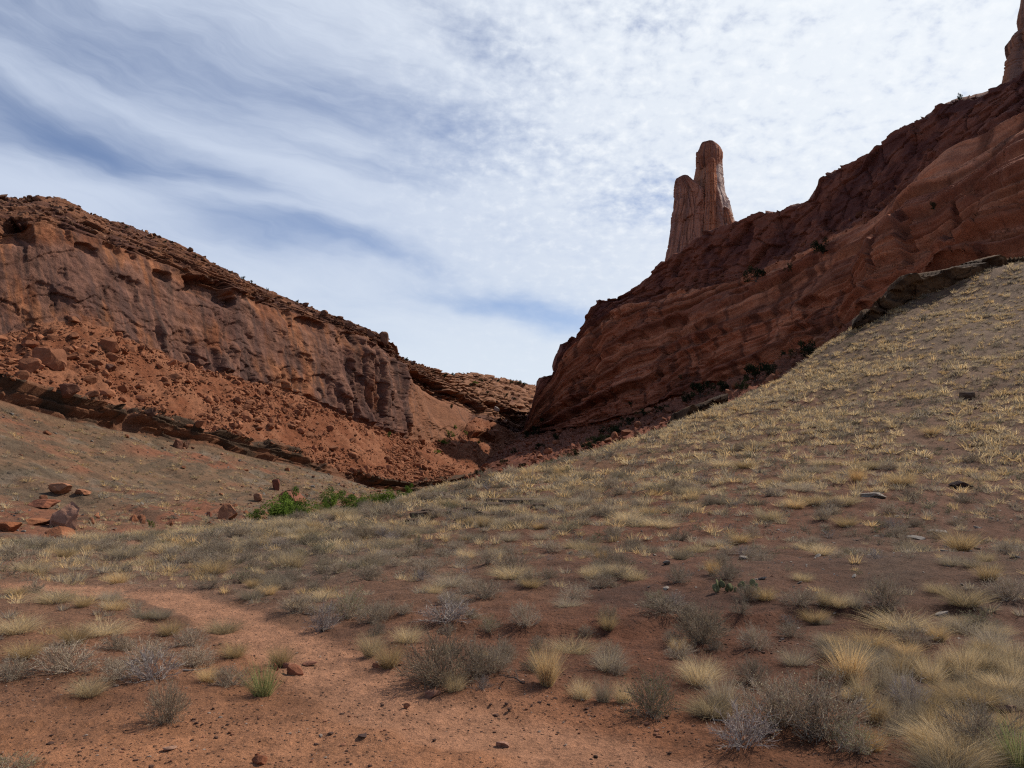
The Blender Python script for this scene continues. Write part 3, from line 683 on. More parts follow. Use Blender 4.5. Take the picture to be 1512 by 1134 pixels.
# the land all round, out to the horizon (a tray below the modelled terrain, with a hole filled by it)
ring_r = np.concatenate([[0.0], np.geomspace(30, 9000, 40)])
ang = np.linspace(0, 2 * math.pi, 97)[:-1]
vv, ff = [], []
for r_ in ring_r:
    for a_ in ang:
        x, y = r_ * math.cos(a_), r_ * math.sin(a_)
        z = -9.5 if (y > -2 and r_ > 1) else -.35
        if y <= -2: z = -.35
        if r_ < 1: z = -.35
        vv.append((x, y, z if r_ < 400 else -9.5))
for i in range(len(ring_r) - 1):
    for j in range(96):
        a_, b_ = i * 96 + j, i * 96 + (j + 1) % 96
        ff.append((a_, b_, b_ + 96, a_ + 96))
vv = np.array(vv); ff = np.array(ff)
me = raw_mesh("plain", vv, ff.ravel(), np.full(len(ff), 4), True, np.tile((.26, .13, .08), (len(vv), 1)))
tag(add_obj("ground_plain", me, M_SOIL), "wide red desert plain around the canyon", kind='structure')
# flat ground behind the camera, level with the desert floor
bx = np.linspace(-40, 40, 80); by = np.linspace(-40, 1.0, 60)
BX, BY = np.meshgrid(bx, by); 
edgeY = np.minimum(BY, 1.0)
BZ = ground_smooth(BX, np.maximum(BY, -15)) - .02 + fbm(BX / 2, BY / 2, None, 4, seed=251) * .02
Bc = np.tile((.36, .148, .078), (BX.size, 1))
Bq = grid_quads(*BX.shape)
part_of("ground", np.ones(len(Bq), bool), M_SOIL, np.stack([BX, BY, BZ], -1).reshape(-1, 3), Bq, Bc, "bare red ground behind the viewpoint")

# ================================================================== surface look-up for placing things
def vis_index(P):
    px, py = proj(P.reshape(-1, 3)); return px, py, P.reshape(-1, 3)
IDX_L, IDX_R, IDX_G = vis_index(LPd), vis_index(RPd), vis_index(Gp)
def surf(px, py, which):
    X_, Y_, P_ = {'L': IDX_L, 'R': IDX_R, 'G': IDX_G}[which]
    d = (X_ - px) ** 2 + (Y_ - py) ** 2
    if which == 'G':
        h = ground_hit(px, py); return h
    best = np.argsort(d)[:8]
    k = best[np.argmin(P_[best, 1])]
    return P_[k]

# ================================================================== ROCK SPIRES
def ring_shape(n, rot, sq, ratio):
    a = np.linspace(0, 2 * math.pi, n, endpoint=False)
    c, s = np.cos(a - rot), np.sin(a - rot)
    r = 1 / (np.abs(c) ** sq + np.abs(s / ratio) ** sq) ** (1 / sq)
    return a, r
def rock_column(prof, Y, rot, sq, ratio, seed, n=220, hgt=260, flute=.10, hb=.35, tint=(1, 1, 1), vs=1.0):
    """prof: (py, left px, right px) rows top-down. One closed shaft of rock with joints, flutes and beds."""
    prof = np.array(prof, float)
    pys = np.linspace(prof[0, 0], prof[-1, 0], hgt)
    l = np.interp(pys, prof[:, 0], prof[:, 1]); r = np.interp(pys, prof[:, 0], prof[:, 2])
    cen = at((l + r) / 2, pys, Y); hw = (at(r, pys, Y)[:, 0] - at(l, pys, Y)[:, 0]) / 2
    a, rad = ring_shape(n, rot, sq, ratio)
    xs = rad * np.cos(a); xm = (xs.max() + xs.min()) / 2; sc = 2 / (xs.max() - xs.min())
    ux, uy = (xs - xm) * sc, rad * np.sin(a) * sc
    maxw = hw.max()
    Z = np.repeat(cen[:, 2][:, None], n, 1); A = np.repeat(a[None], hgt, 0)
    per = np.concatenate([[0], np.cumsum(np.hypot(np.diff(ux), np.diff(uy)))]); per = per / per[-1] * 2 * math.pi
    Pr = np.repeat(per[None], hgt, 0)
    ca, sa_ = np.cos(Pr) * 3, np.sin(Pr) * 3
    z0 = Z - Z.min()
    f1 = fbm(ca * .8, sa_ * .8, z0 / 30, 4, seed=seed)
    slabs = worley(Pr * 1.7 + .15 * f1, z0 / 26 + .3 * f1, seed + 9)          # tall joint-bounded slabs
    blk_ = worley(Pr * 2.3 + .25 * f1, z0 / 9.0 + .4 * f1, seed + 17)
    bed = np.abs(fbm(z0 / 2.4, f1 * .3, None, 3, seed=seed + 13))
    fine = fbm(ca * 5, sa_ * 5, z0 / 2.6, 5, seed=seed + 21)
    crack = 1 - sstep(.0, .09, slabs[1] - slabs[0])
    k = 1 + flute * ((slabs[2] - .5) * 1.2 * vs + (blk_[2] - .5) * 1.3 - (blk_[1] - blk_[0] < .04) * .5 - crack * .9 * vs - (1 - sstep(.0, .14, bed)) * hb + f1 * .35 + fine * .16)
    HW = np.repeat(hw[:, None], n, 1)
    add = (k - 1) * np.minimum(HW * 1.3, maxw)
    X = cen[:, 0][:, None] + ux[None] * HW + ux[None] * add
    Yy = Y + uy[None] * HW + uy[None] * add + HW.max() * .0
    V = np.stack([X, Yy, Z], -1)
    st = sstep(-.2, .6, fbm(ca * 2.5, sa_ * 2.5, z0 / 30, 5, seed=seed + 31))
    c = lerp3(st, (.54, .25, .145), (.38, .215, .165))
    c = lerp3(.6 * sstep(.25, .6, fbm(ca * 3.5, sa_ * 3.5, z0 / 24, 4, seed=seed + 33)), c, (.12, .062, .045))
    zr = z0 / z0.max()
    pale = sstep(.80, .92, np.cos(A - rot)) * sstep(.30, .38, zr + .03 * f1) * (1 - sstep(.84, .90, zr + .04 * f1)) * (seed == 311)  # right-hand face of the main shaft painted lighter, standing in for sunlight
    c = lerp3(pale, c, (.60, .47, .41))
    top = sstep(.86, .97, zr)
    c = lerp3(top * .65, c, (.22, .085, .055))
    return V, c * np.asarray(tint)
def joined_column(name, cols):
    Vs, Fs, Cs, cnt, off = [], [], [], [], 0
    for V, c in cols:
        h, n = V.shape[:2]
        i = np.arange(h - 1)[:, None] * n + np.arange(n)[None]
        j = np.arange(h - 1)[:, None] * n + (np.arange(n)[None] + 1) % n
        q_ = np.stack([i, i + n, j + n, j], -1).reshape(-1, 4)
        topc = V[0].mean(0) + np.array([0, 0, .3])
        Vs += [V.reshape(-1, 3), topc[None]]; Cs += [c.reshape(-1, 3), c[0].mean(0)[None]]
        Fs.append((q_ + off).ravel()); cnt.append(np.full(len(q_), 4))
        tri = np.stack([np.full(n, h * n), np.arange(n), (np.arange(n) + 1) % n], -1)
        Fs.append((tri + off).ravel()); cnt.append(np.full(n, 3))
        off += h * n + 1
    me = raw_mesh(name, np.concatenate(Vs), np.concatenate(Fs), np.concatenate(cnt), True, np.concatenate(Cs))
    return me
SPY = 318.0
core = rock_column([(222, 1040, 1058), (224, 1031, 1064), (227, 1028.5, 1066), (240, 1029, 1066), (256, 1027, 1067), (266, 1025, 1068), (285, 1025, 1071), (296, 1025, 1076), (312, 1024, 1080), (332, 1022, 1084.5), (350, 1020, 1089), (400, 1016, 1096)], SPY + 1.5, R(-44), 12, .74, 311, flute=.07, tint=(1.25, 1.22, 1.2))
capb = rock_column([(209.8, 1037.5, 1053), (211, 1036.5, 1056.5), (214, 1035, 1060.5), (219, 1033, 1064.5), (225, 1030.5, 1067), (232, 1030, 1067), (240, 1031, 1066), (250, 1033, 1065)], SPY + .5, R(-38), 8, .85, 317, n=140, hgt=110, flute=.06, tint=(.95, .84, .82))
rib = rock_column([(233, 1046, 1053), (236, 1043, 1056), (246, 1042, 1057), (262, 1041.5, 1057), (285, 1041, 1058), (310, 1039.5, 1059), (330, 1038.5, 1060), (350, 1037, 1061), (400, 1034, 1064)], SPY - 5, R(-40), 9, .9, 315, n=140, hgt=260, flute=.16, hb=.9, vs=.3, tint=(1.5, 1.3, 1.15))
butt = rock_column([(259, 1007, 1014), (261, 1003, 1018), (264, 998.5, 1021), (268, 997, 1025), (275, 996, 1033), (282, 995.5, 1041), (288, 995.2, 1043), (296, 995, 1043), (304, 994, 1043), (312, 993, 1043), (320, 990, 1043), (330, 990, 1043), (345, 987, 1043), (360, 984.5, 1043), (375, 982, 1043), (388, 979, 1043), (420, 974, 1043)], SPY - 1, R(-28), 10, .66, 321, flute=.12, tint=(1.25, 1.22, 1.3))
low = rock_column([(306, 1066, 1072), (309, 1063, 1077), (316, 1062, 1080.5), (325, 1062, 1083), (334, 1061, 1085.5), (350, 1060, 1089), (400, 1058, 1094)], SPY - 5, R(-34), 9, .8, 331, n=120, hgt=120, flute=.12, hb=.7, vs=.5, tint=(1.25, 1.1, 1.0))
knob = rock_column([(225, 1028, 1031), (227, 1027.5, 1032), (233, 1028.5, 1032), (240, 1029, 1032)], SPY - 3, 0, 4, 1, 337, n=40, hgt=30, flute=.06)
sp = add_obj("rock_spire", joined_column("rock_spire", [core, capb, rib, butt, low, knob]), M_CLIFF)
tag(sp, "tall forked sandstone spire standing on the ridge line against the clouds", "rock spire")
p1 = rock_column([(41, 1512, 1560), (44, 1502, 1575), (47, 1497, 1585), (52, 1491, 1590), (57, 1487, 1595), (64, 1488, 1600), (74, 1491, 1602), (84, 1490, 1604), (96, 1489, 1606), (108, 1487.5, 1608), (122, 1486, 1612), (170, 1478, 1625)], 196, R(-25), 4.5, .8, 341, n=160, hgt=160, flute=.08)
p2 = rock_column([(-40, 1520, 1560), (-20, 1512, 1570), (0, 1510, 1572), (14, 1507, 1574), (26, 1505, 1575), (36, 1508, 1576), (46, 1512, 1578), (70, 1516, 1580)], 197, R(-25), 4, .8, 351, n=120, hgt=120, flute=.06)
sp2 = add_obj("rock_pillar", joined_column("rock_pillar", [p1, p2]), M_CLIFF)
tag(sp2, "dark rock pillar cut off by the right edge on top of the shaded wall", "rock pillar")

# ================================================================== ROCK PROTOTYPES
def ico(sub):
    import bmesh
    bm = bmesh.new(); bmesh.ops.create_icosphere(bm, subdivisions=sub, radius=1.0)
    V = np.array([v.co[:] for v in bm.verts]); Fc = np.array([[v.index for v in f.verts] for f in bm.faces]); bm.free()
    return V, Fc
ICO = {s: ico(s) for s in (1, 2, 3, 4)}
def rock_geo(seed, sub=2, flat=.7, cuts=9, rough=.04, boxy=.5):
    rg = np.random.default_rng(seed); V, Fc = ICO[sub]; V = V.copy()
    V = np.sign(V) * np.abs(V) ** (1 - .45 * boxy)
    V *= 1 / np.abs(V).max()
    for _ in range(cuts):
        n = rg.normal(size=3); n /= np.linalg.norm(n); h = rg.uniform(.45, .85)
        d = V @ n - h; m = d > 0; V[m] -= d[m, None] * n
    V += rough * np.stack([fbm(V[:, 0] * 2 + seed, V[:, 1] * 2, V[:, 2] * 2, 4, seed=seed + k) for k in range(3)], -1)
    V *= np.array([1, rg.uniform(.65, 1.0), flat * rg.uniform(.8, 1.15)])
    return V, Fc
def rock_mesh(name, seed, col, sub=3, **kw):
    V, Fc = rock_geo(seed, sub, **kw)
    rg = np.random.default_rng(seed)
    nz = fbm(V[:, 0] * 1.5 + seed, V[:, 1] * 1.5, V[:, 2] * 3, 4, seed=seed)
    c = np.asarray(col) * (1 + .28 * nz[:, None])
    return raw_mesh(name, V, Fc.ravel(), np.full(len(Fc), 3), False, c)
def place(o, p, size, rz=None, tilt=(0, 0), sink=.25):
    s = size if hasattr(size, '__len__') else (size, size, size)
    o.scale = s
    o.rotation_euler = (tilt[0], tilt[1], random.uniform(0, 6.28) if rz is None else rz)
    o.location = (p[0], p[1], p[2] + s[2] * (.62 - sink * 2) * .6)
    return o
RED = (.40, .163, .082)
boulder_protos = [rock_mesh("boulder", 500 + k, np.array(RED) * random.uniform(.75, 1.15), 3, flat=random.uniform(.5, .9), cuts=random.randint(8, 14), boxy=random.uniform(.2, .9)) for k in range(12)]
small_protos = [rock_mesh("boulder_small", 540 + k, np.array(RED) * random.uniform(.7, 1.15), 2, flat=random.uniform(.5, .9), cuts=random.randint(7, 12), boxy=random.uniform(.2, .9)) for k in range(14)]
def boulder_at(px, py, w, h, which, label, proto=None, col=None, flat=None, name="boulder", cat="boulder", rz=None, tilt=(0, 0), seed=None, boxy=.5, cuts=10, sink=.16, group=None, mat=None):
    """individually shaped boulder w x h photo pixels, its foot at (px, py)"""
    p = surf(px, py, which); sc = math.hypot(p[0], p[1]) / F_PX
    W2, H2 = w * sc / 2, h * sc / 2
    me = rock_mesh(name, seed or int(px * 7 + py), np.array(col or RED), 4, flat=1.0, cuts=cuts, boxy=boxy, rough=.05)
    o = add_obj(name, me, mat or M_ROCK)
    o.scale = (W2 * 1.12, W2 * .95, H2 * 1.25); o.rotation_euler = (tilt[0], tilt[1], random.uniform(-.5, .5) if rz is None else rz)
    o.location = (p[0], p[1], p[2] + H2 * (1 - sink * 2))
    return tag(o, label, cat, group)
BR = "boulder"
boulder_at(86, 727, 32, 15, 'L', "round flat topped orange boulder alone on the grey shale slope", col=(.50, .23, .125), boxy=.45, cuts=10)
boulder_at(123, 729, 25, 8, 'L', "low flat orange slab just right of the round flat topped boulder", col=(.48, .21, .11), boxy=.5, cuts=9)
boulder_at(97, 778, 54, 38, 'L', "largest brown angular boulder at the foot of the shale slope", col=(.50, .26, .165), boxy=.4, cuts=16, tilt=(.1, .1))
boulder_at(62, 749, 44, 11, 'L', "wide flat red slab behind the largest brown boulder", col=(.38, .15, .085), boxy=.8)
boulder_at(57, 774, 32, 12, 'L', "low jagged orange rock left of the largest brown boulder", col=(.42, .17, .08), boxy=.6)
boulder_at(10, 783, 32, 15, 'L', "orange rock cut by the left edge of the view", col=(.40, .15, .07), boxy=.6)
boulder_at(89, 801, 34, 26, 'L', "rounded orange boulder at the edge of the sage flat", col=(.44, .175, .085), boxy=.3, cuts=12)
boulder_at(63, 798, 18, 12, 'L', "small orange rock beside the rounded orange boulder", col=(.42, .17, .08))
boulder_at(338, 766, 28, 21, 'L', "cracked pale orange boulder left of the nearest green willow", col=(.45, .20, .105), boxy=.6, tilt=(.1, .3))
boulder_at(309, 764, 10, 10, 'L', "small upright red rock left of the cracked pale boulder", col=(.33, .12, .07))
boulder_at(432, 741, 42, 18, 'L', "long tilted red slab above the green willows", col=(.37, .15, .09), boxy=.9, tilt=(0, .32), rz=0)
boulder_at(407, 722, 12, 16, 'L', "upright dark red block above the tilted slab", col=(.27, .10, .065), boxy=.9)
boulder_at(380, 738, 12, 10, 'L', "small pale block on red earth above the willows", col=(.42, .2, .11))
boulder_at(262, 659, 13, 14, 'L', "dark angular block fallen just below the brown ledge", col=(.26, .12, .075), boxy=.8)
boulder_at(275, 661, 12, 14, 'L', "pale leaning block beside the dark angular block under the ledge", col=(.42, .22, .13), boxy=.9, tilt=(0, .6))
boulder_at(72, 538, 34, 26, 'L', "big columnar red boulder high on the talus at left", col=(.36, .15, .08), boxy=.9, cuts=8)
boulder_at(160, 516, 30, 24, 'L', "large tilted wedge boulder just under the varnished cliff", col=(.42, .17, .085), boxy=.7, tilt=(0, .5))
boulder_at(45, 545, 26, 15, 'L', "flat topped red boulder left of the columnar boulder", col=(.40, .16, .08), boxy=.7)
boulder_at(44, 512, 26, 14, 'L', "red boulder high on the talus near the left edge", col=(.37, .14, .07))
boulder_at(100, 584, 24, 16, 'L', "dark cube shaped boulder sitting on the brown ledge", col=(.22, .095, .06), boxy=.9)
boulder_at(225, 614, 16, 15, 'L', "dark leaning block perched at the lip of the brown ledge", col=(.15, .075, .05), boxy=.9)
boulder_at(165, 546, 18, 12, 'L', "grey brown block below the large tilted wedge boulder", col=(.24, .12, .08), boxy=.8)
boulder_at(567, 505, 12, 16, 'L', "square block balanced on the very end of the left rim", col=(.30, .15, .09), boxy=.95, cuts=4)
for k, (px, py, w, h) in enumerate([(532, 490, 16, 10), (515, 482, 14, 9), (548, 496, 16, 9), (480, 466, 12, 9), (500, 474, 14, 8), (452, 453, 10, 7), (300, 385, 9, 6), (268, 371, 9, 6), (610, 538, 10, 6), (586, 527, 9, 5)]):
    boulder_at(px, py, w, h, 'L', "block of rimrock lying along the left cliff edge", col=(.28, .135, .08), boxy=.8, group="rimrock blocks on the left skyline")
boulder_at(733, 578 + 60, 14, 8, 'L', "pale boulder in the canyon mouth beside the shadowed alcove", col=(.42, .2, .12))
boulder_at(733, 606, 10, 9, 'L', "whitish block low on the ledgy far wall", col=(.50, .42, .36), boxy=.8)
# rocks by the trail
boulder_at(438, 995, 24, 14, 'G', "blocky orange rock with a shaded face beside the trail", col=(.34, .13, .07), boxy=.9, cuts=7, mat=M_STONE, name="rock", cat="rock")
boulder_at(427, 986, 16, 8, 'G', "flat rock behind the blocky orange rock", col=(.36, .17, .11), boxy=.8, mat=M_STONE, name="rock", cat="rock")
boulder_at(406, 990, 9, 11, 'G', "small upright rock next to the green ephedra tuft", col=(.34, .13, .07), boxy=.6, mat=M_STONE, name="rock", cat="rock")
boulder_at(456, 984, 22, 5, 'G', "thin flat slab lying on the trail's edge", col=(.30, .13, .08), boxy=.9, mat=M_STONE, name="rock", cat="rock")
boulder_at(555, 988, 9, 8, 'G', "small orange cube shaped rock on the right side of the trail", col=(.44, .19, .11), boxy=.8, mat=M_STONE, name="rock", cat="rock")
boulder_at(600, 1047, 11, 9, 'G', "small rounded orange stone in the middle of the bare trail", col=(.36, .16, .09), mat=M_STONE, name="rock", cat="rock")
boulder_at(637, 1027, 26, 11, 'G', "half buried pinkish rock in front of the big sagebrush", col=(.40, .2, .13), mat=M_STONE, name="rock", cat="rock", sink=.4)
boulder_at(743, 1104, 18, 9, 'G', "pale pink flat stone lying on bare red soil", col=(.52, .28, .19), boxy=.8, mat=M_STONE, name="rock", cat="rock")
boulder_at(537, 1089, 14, 4, 'G', "thin dark chip of rock on the bare red soil", col=(.10, .06, .05), boxy=.8, mat=M_STONE, name="rock", cat="rock")
boulder_at(384, 1129, 24, 11, 'G', "low rounded red rock at the bottom edge of the view", col=(.30, .11, .055), mat=M_STONE, name="rock", cat="rock")
boulder_at(381, 1117, 8, 4, 'G', "tiny red stone just above the low rounded red rock", col=(.28, .1, .05), mat=M_STONE, name="rock", cat="rock")
boulder_at(249, 1109, 18, 7, 'G', "pale flat stone on red soil below the round grey bush", col=(.42, .24, .16), boxy=.7, mat=M_STONE, name="rock", cat="rock")
boulder_at(1385, 788, 24, 7, 'G', "broad pale limestone slab on the lower hillside", col=(.42, .36, .30), boxy=.8, mat=M_STONE, name="rock", cat="rock")
boulder_at(1350, 797, 24, 6, 'G', "pale slab left of the broad pale slab on the hillside", col=(.38, .33, .28), boxy=.8, mat=M_STONE, name="rock", cat="rock")
boulder_at(1290, 735, 30, 7, 'G', "long pale slab among tufts halfway up the hillside", col=(.40, .34, .28), boxy=.8, mat=M_STONE, name="rock", cat="rock")
boulder_at(1430, 590, 26, 10, 'G', "dark broken slab high on the grey part of the hillside", col=(.16, .11, .08), boxy=.8, mat=M_STONE, name="rock", cat="rock")
boulder_at(1418, 720, 30, 11, 'G', "dark brown rock under a dry tuft on the hillside", col=(.09, .055, .045), boxy=.6, mat=M_STONE, name="rock", cat="rock")
boulder_at(1487, 1050, 26, 9, 'G', "half hidden tan rock in the dry grass near the right edge", col=(.33, .2, .14), mat=M_STONE, name="rock", cat="rock")
for k, (px, py, w, h) in enumerate([(768, 742, 56, 9), (735, 748, 34, 9), (700, 752, 30, 8), (660, 738, 24, 9), (650, 733, 22, 8), (640, 760, 36, 12), (690, 768, 34, 9), (620, 762, 26, 10), (726, 740, 20, 7), (845, 742, 22, 9), (605, 770, 22, 8), (672, 757, 20, 7), (712, 761, 22, 8), (750, 756, 24, 6), (800, 745, 24, 5), (632, 748, 20, 6)]):
    boulder_at(px, py + 3, w, h, 'G', "dark layered rock slab in the outcrop where the hillside drops to the wash", col=(.15, .095, .062) if k % 3 else (.22, .15, .10), boxy=.95, cuts=4, group="outcrop slabs at the foot of the hillside", name="rock_slab", cat="rock slab", rz=.15)

# crest ledge of brown caprock along the hill top (one bedded outcrop)
def crest_ledge(name, pts, label, thick_px):
    pts = np.array(pts, float); pxs = np.linspace(pts[0, 0], pts[-1, 0], 260)
    top = np.interp(pxs, pts[:, 0], pts[:, 1]); Yv = np.interp(pxs, pts[:, 0], pts[:, 2]); th = np.interp(pxs, pts[:, 0], pts[:, 3])
    rows = [at(pxs, top + th * 1.25, Yv + .7), at(pxs, top + th, Yv), at(pxs, top + th * .5, Yv - .25), at(pxs, top + .1, Yv - .35), at(pxs, top, Yv + .1), at(pxs, top, Yv + 4.0), at(pxs, top + th * 2, Yv + 6)]
    P = []
    for a_, b_, n_ in zip(rows[:-1], rows[1:], (4, 14, 14, 3, 8, 6)):
        for t in np.linspace(0, 1, n_, endpoint=False): P.append(a_ * (1 - t) + b_ * t)
    P = np.array(P); h, w = P.shape[:2]
    al = P[..., 0] * .8 + P[..., 1] * .6
    bed = worley(al / 5.5, P[..., 2] / .7 + .8 * fbm(al / 4, P[..., 2] / 2, None, 3, seed=7) - al * .35, 401); jn = worley(al / 3.1, P[..., 2] / 2.2 - al * .2, 403)
    taper = np.minimum(np.arange(w), w - 1 - np.arange(w)) / 20.0
    d = ((bed[2] - .5) * 1.3 + (jn[2] - .5) * .8 + fbm(al / 4, P[..., 2] / 3, None, 4, seed=405) * 1.0) * np.clip(taper, 0, 1)[None]
    P = P + np.array([-.45, -.85, 0]) * d[..., None] + np.array([0, 0, 1]) * (.9 * (jn[2] - .5) + .5 * fbm(al / 2, al * 0, None, 3, seed=409))[..., None]
    c = lerp3(sstep(-.4, .5, fbm(al / 2, P[..., 2] * 2, None, 4, seed=407)), (.085, .048, .027), (.19, .105, .052))
    Q = grid_quads(h, w)
    o = add_obj(name, sub_mesh(name, P.reshape(-1, 3), Q, c.reshape(-1, 3), True), M_CLIFF)
    tag(o, label, kind='structure'); return o
crest_ledge("rock_ledge", [(1258, 482, 89.5, 8), (1272, 470, 89.7, 16), (1290, 455, 90, 28), (1312, 430, 91, 42), (1330, 416, 91.5, 46), (1352, 409, 92, 40), (1385, 404, 92.5, 32), (1410, 399, 93, 28), (1440, 394, 93.5, 26), (1458, 393, 94, 22), (1464, 398, 94, 12)], "dark brown caprock ledge along the crest of the grassy hill", 0)
crest_ledge("rock_ledge", [(1440, 393, 95, 6), (1470, 387, 95, 12), (1520, 384, 96, 16), (1600, 374, 97, 14), (1680, 358, 97, 8)], "second thin ledge at the right end of the hill crest", 0)
crest_ledge("rock_ledge", [(985, 626, 100, 6), (1012, 612, 102, 14), (1045, 598, 104, 14), (1075, 588, 106, 8)], "dark ledge just behind the hill's skyline below the bushes", 0)

# ================================================================== talus rocks
def sample_rows(P, s, lo, hi, n, pxlo, pxhi, seed, dens=None):
    rg = np.random.default_rng(seed)
    PX, PY = proj(P); S = np.repeat(s[:, None], P.shape[1], 1)
    du = np.linalg.norm(np.gradient(P, axis=1), axis=-1); dv = np.linalg.norm(np.gradient(P, axis=0), axis=-1)
    w = du * dv * (S > lo) * (S < hi) * (PX > pxlo) * (PX < pxhi)
    if dens is not None: w = w * dens(PX, PY, S, P)
    w = w.ravel() / w.sum()
    k = rg.choice(w.size, n, p=w)
    return P.reshape(-1, 3)[k], np.repeat(s, P.shape[1])[k]
def make_rocks(pts, sizes, colors, indiv, name, label, group, stuffname, stufflabel, zone_label=None, mat=M_ROCK, cat="boulder"):
    pts, sizes = np.asarray(pts), np.asarray(sizes)
    app = sizes / np.hypot(pts[:, 0], pts[:, 1])
    PX, PY = proj(pts); app = np.where((PX < -5) | (PX > 1517), 0, app)
    order = np.argsort(-app)
    for k in order[:indiv]:
        pr = small_protos[random.randrange(len(small_protos))]
        o = bpy.data.objects.new(name, pr); COL.objects.link(o)
        if not pr.materials: pr.materials.append(mat)
        s = sizes[k] * .5
        o.scale = (s * random.uniform(.9, 1.4), s, s * random.uniform(.8, 1.2))
        o.rotation_euler = (random.uniform(-.5, .5), random.uniform(-.5, .5), random.uniform(0, 6.28))
        o.location = pts[k] + np.array([0, 0, s * .25])
        lb = label if zone_label is None else zone_label(PX[k], PY[k], app[k])
        tag(o, lb[0] if isinstance(lb, tuple) else lb, cat, lb[1] if isinstance(lb, tuple) else group)
    rest = order[indiv:]
    if len(rest) == 0: return
    geos = [rock_geo(700 + j, 1, flat=.7, cuts=7, rough=.03) for j in range(16)]
    Vs, Fs, Cs, off = [], [], [], 0
    rg = np.random.default_rng(5)
    for k in rest:
        V, Fc = geos[rg.integers(16)]
        s = sizes[k] * .5; e = Euler((rg.uniform(-.5, .5), rg.uniform(-.5, .5), rg.uniform(0, 6.28))).to_matrix()
        W = (V * np.array([s * rg.uniform(.9, 1.5), s, s * rg.uniform(.7, 1.1)])) @ np.array(e).T + pts[k] + np.array([0, 0, s * .2])
        Vs.append(W); Fs.append(Fc.ravel() + off); off += len(V)
        Cs.append(np.tile(colors(rg), (len(V), 1)))
    me = raw_mesh(stuffname, np.concatenate(Vs), np.concatenate(Fs), np.full(sum(len(f) for f in Fs) // 3, 3), False, np.concatenate(Cs))
    tag(add_obj(stuffname, me, mat), stufflabel, kind='stuff')
def pareto(n, lo, hi, a, seed):
    u = np.random.default_rng(seed).random(n); return (lo ** -a + u * (hi ** -a - lo ** -a)) ** (-1 / a)
tp, ts = sample_rows(LPd, Ls, 3.7, 4.98, 13000, -60, 760, 61, lambda X, Y, S, P: (.15 + 1.1 * sstep(-.35, .3, fbm(X / 46, Y / 26, None, 4, seed=63))) * (1 - .9 * sstep(650, 680, X)))
tsz = pareto(13000, .26, 2.5, 2.0, 62)
def talus_zone(px, py, app):
    if px < 220: return ("angular red boulder on the wide left end of the sunlit talus", "boulders on the left end of the sunlit talus")
    if px < 430: return ("angular red boulder on the middle of the sunlit talus", "boulders on the middle of the sunlit talus")
    return ("angular red boulder on the narrow canyon end of the sunlit talus", "boulders on the canyon end of the sunlit talus")
make_rocks(tp, tsz, lambda rg: np.array(RED) * rg.uniform(.6, 1.25), 215, "boulder", "", "", "talus_rubble", "countless small red blocks strewn over the sunlit talus", talus_zone)
p2_, s2_ = sample_rows(LPd, Ls, 1.0, 2.98, 3200, -60, 640, 64, lambda X, Y, S, P: .25 + 1.2 * sstep(2.5, 2.95, S) + 1.6 * sstep(300, 420, X) * sstep(690, 720, Y) + .5 * sstep(720, 770, Y))
make_rocks(p2_, pareto(3200, .16, 1.1, 2.2, 65), lambda rg: (np.array((.36, .17, .10)) if rg.random() < .6 else np.array((.30, .27, .23))) * rg.uniform(.6, 1.2), 45, "boulder", "loose rock lying on the grey and rust shale slope", "loose rocks on the shale slope", "shale_debris", "scattered chips of pale and red rock on the shale slope")
p3_, s3_ = sample_rows(RPd, Rs, .15, 1.02, 3000, 640, 1250, 66, lambda X, Y, S, P: np.ones_like(X))
make_rocks(p3_, pareto(3000, .5, 3.2, 1.9, 67), lambda rg: np.array((.33, .12, .06)) * rg.uniform(.55, 1.2), 45, "boulder", "shaded red boulder at the foot of the right canyon wall", "boulders at the foot of the right wall", "talus_rubble", "shaded red rubble along the foot of the right wall")
p4_, s4_ = sample_rows(LPd, Ls, 6.3, 8.3, 2200, -30, 640, 68, lambda X, Y, S, P: np.ones_like(X))
make_rocks(p4_, pareto(2200, .4, 1.9, 1.9, 69), lambda rg: np.array((.33, .165, .095)) * rg.uniform(.5, 1.25), 0, "boulder", "", "", "rim_rubble", "broken rock scattered over the ledgy left rim")
p5_, s5_ = sample_rows(RPd, Rs, 2.9, 4.1, 260, 985, 1400, 70, lambda X, Y, S, P: np.ones_like(X))
make_rocks(p5_, pareto(260, .6, 2.6, 1.8, 71), lambda rg: np.array((.34, .125, .065)) * rg.uniform(.55, 1.2), 0, "boulder", "", "", "bench_rubble", "broken rock lying along the bench of the right wall")

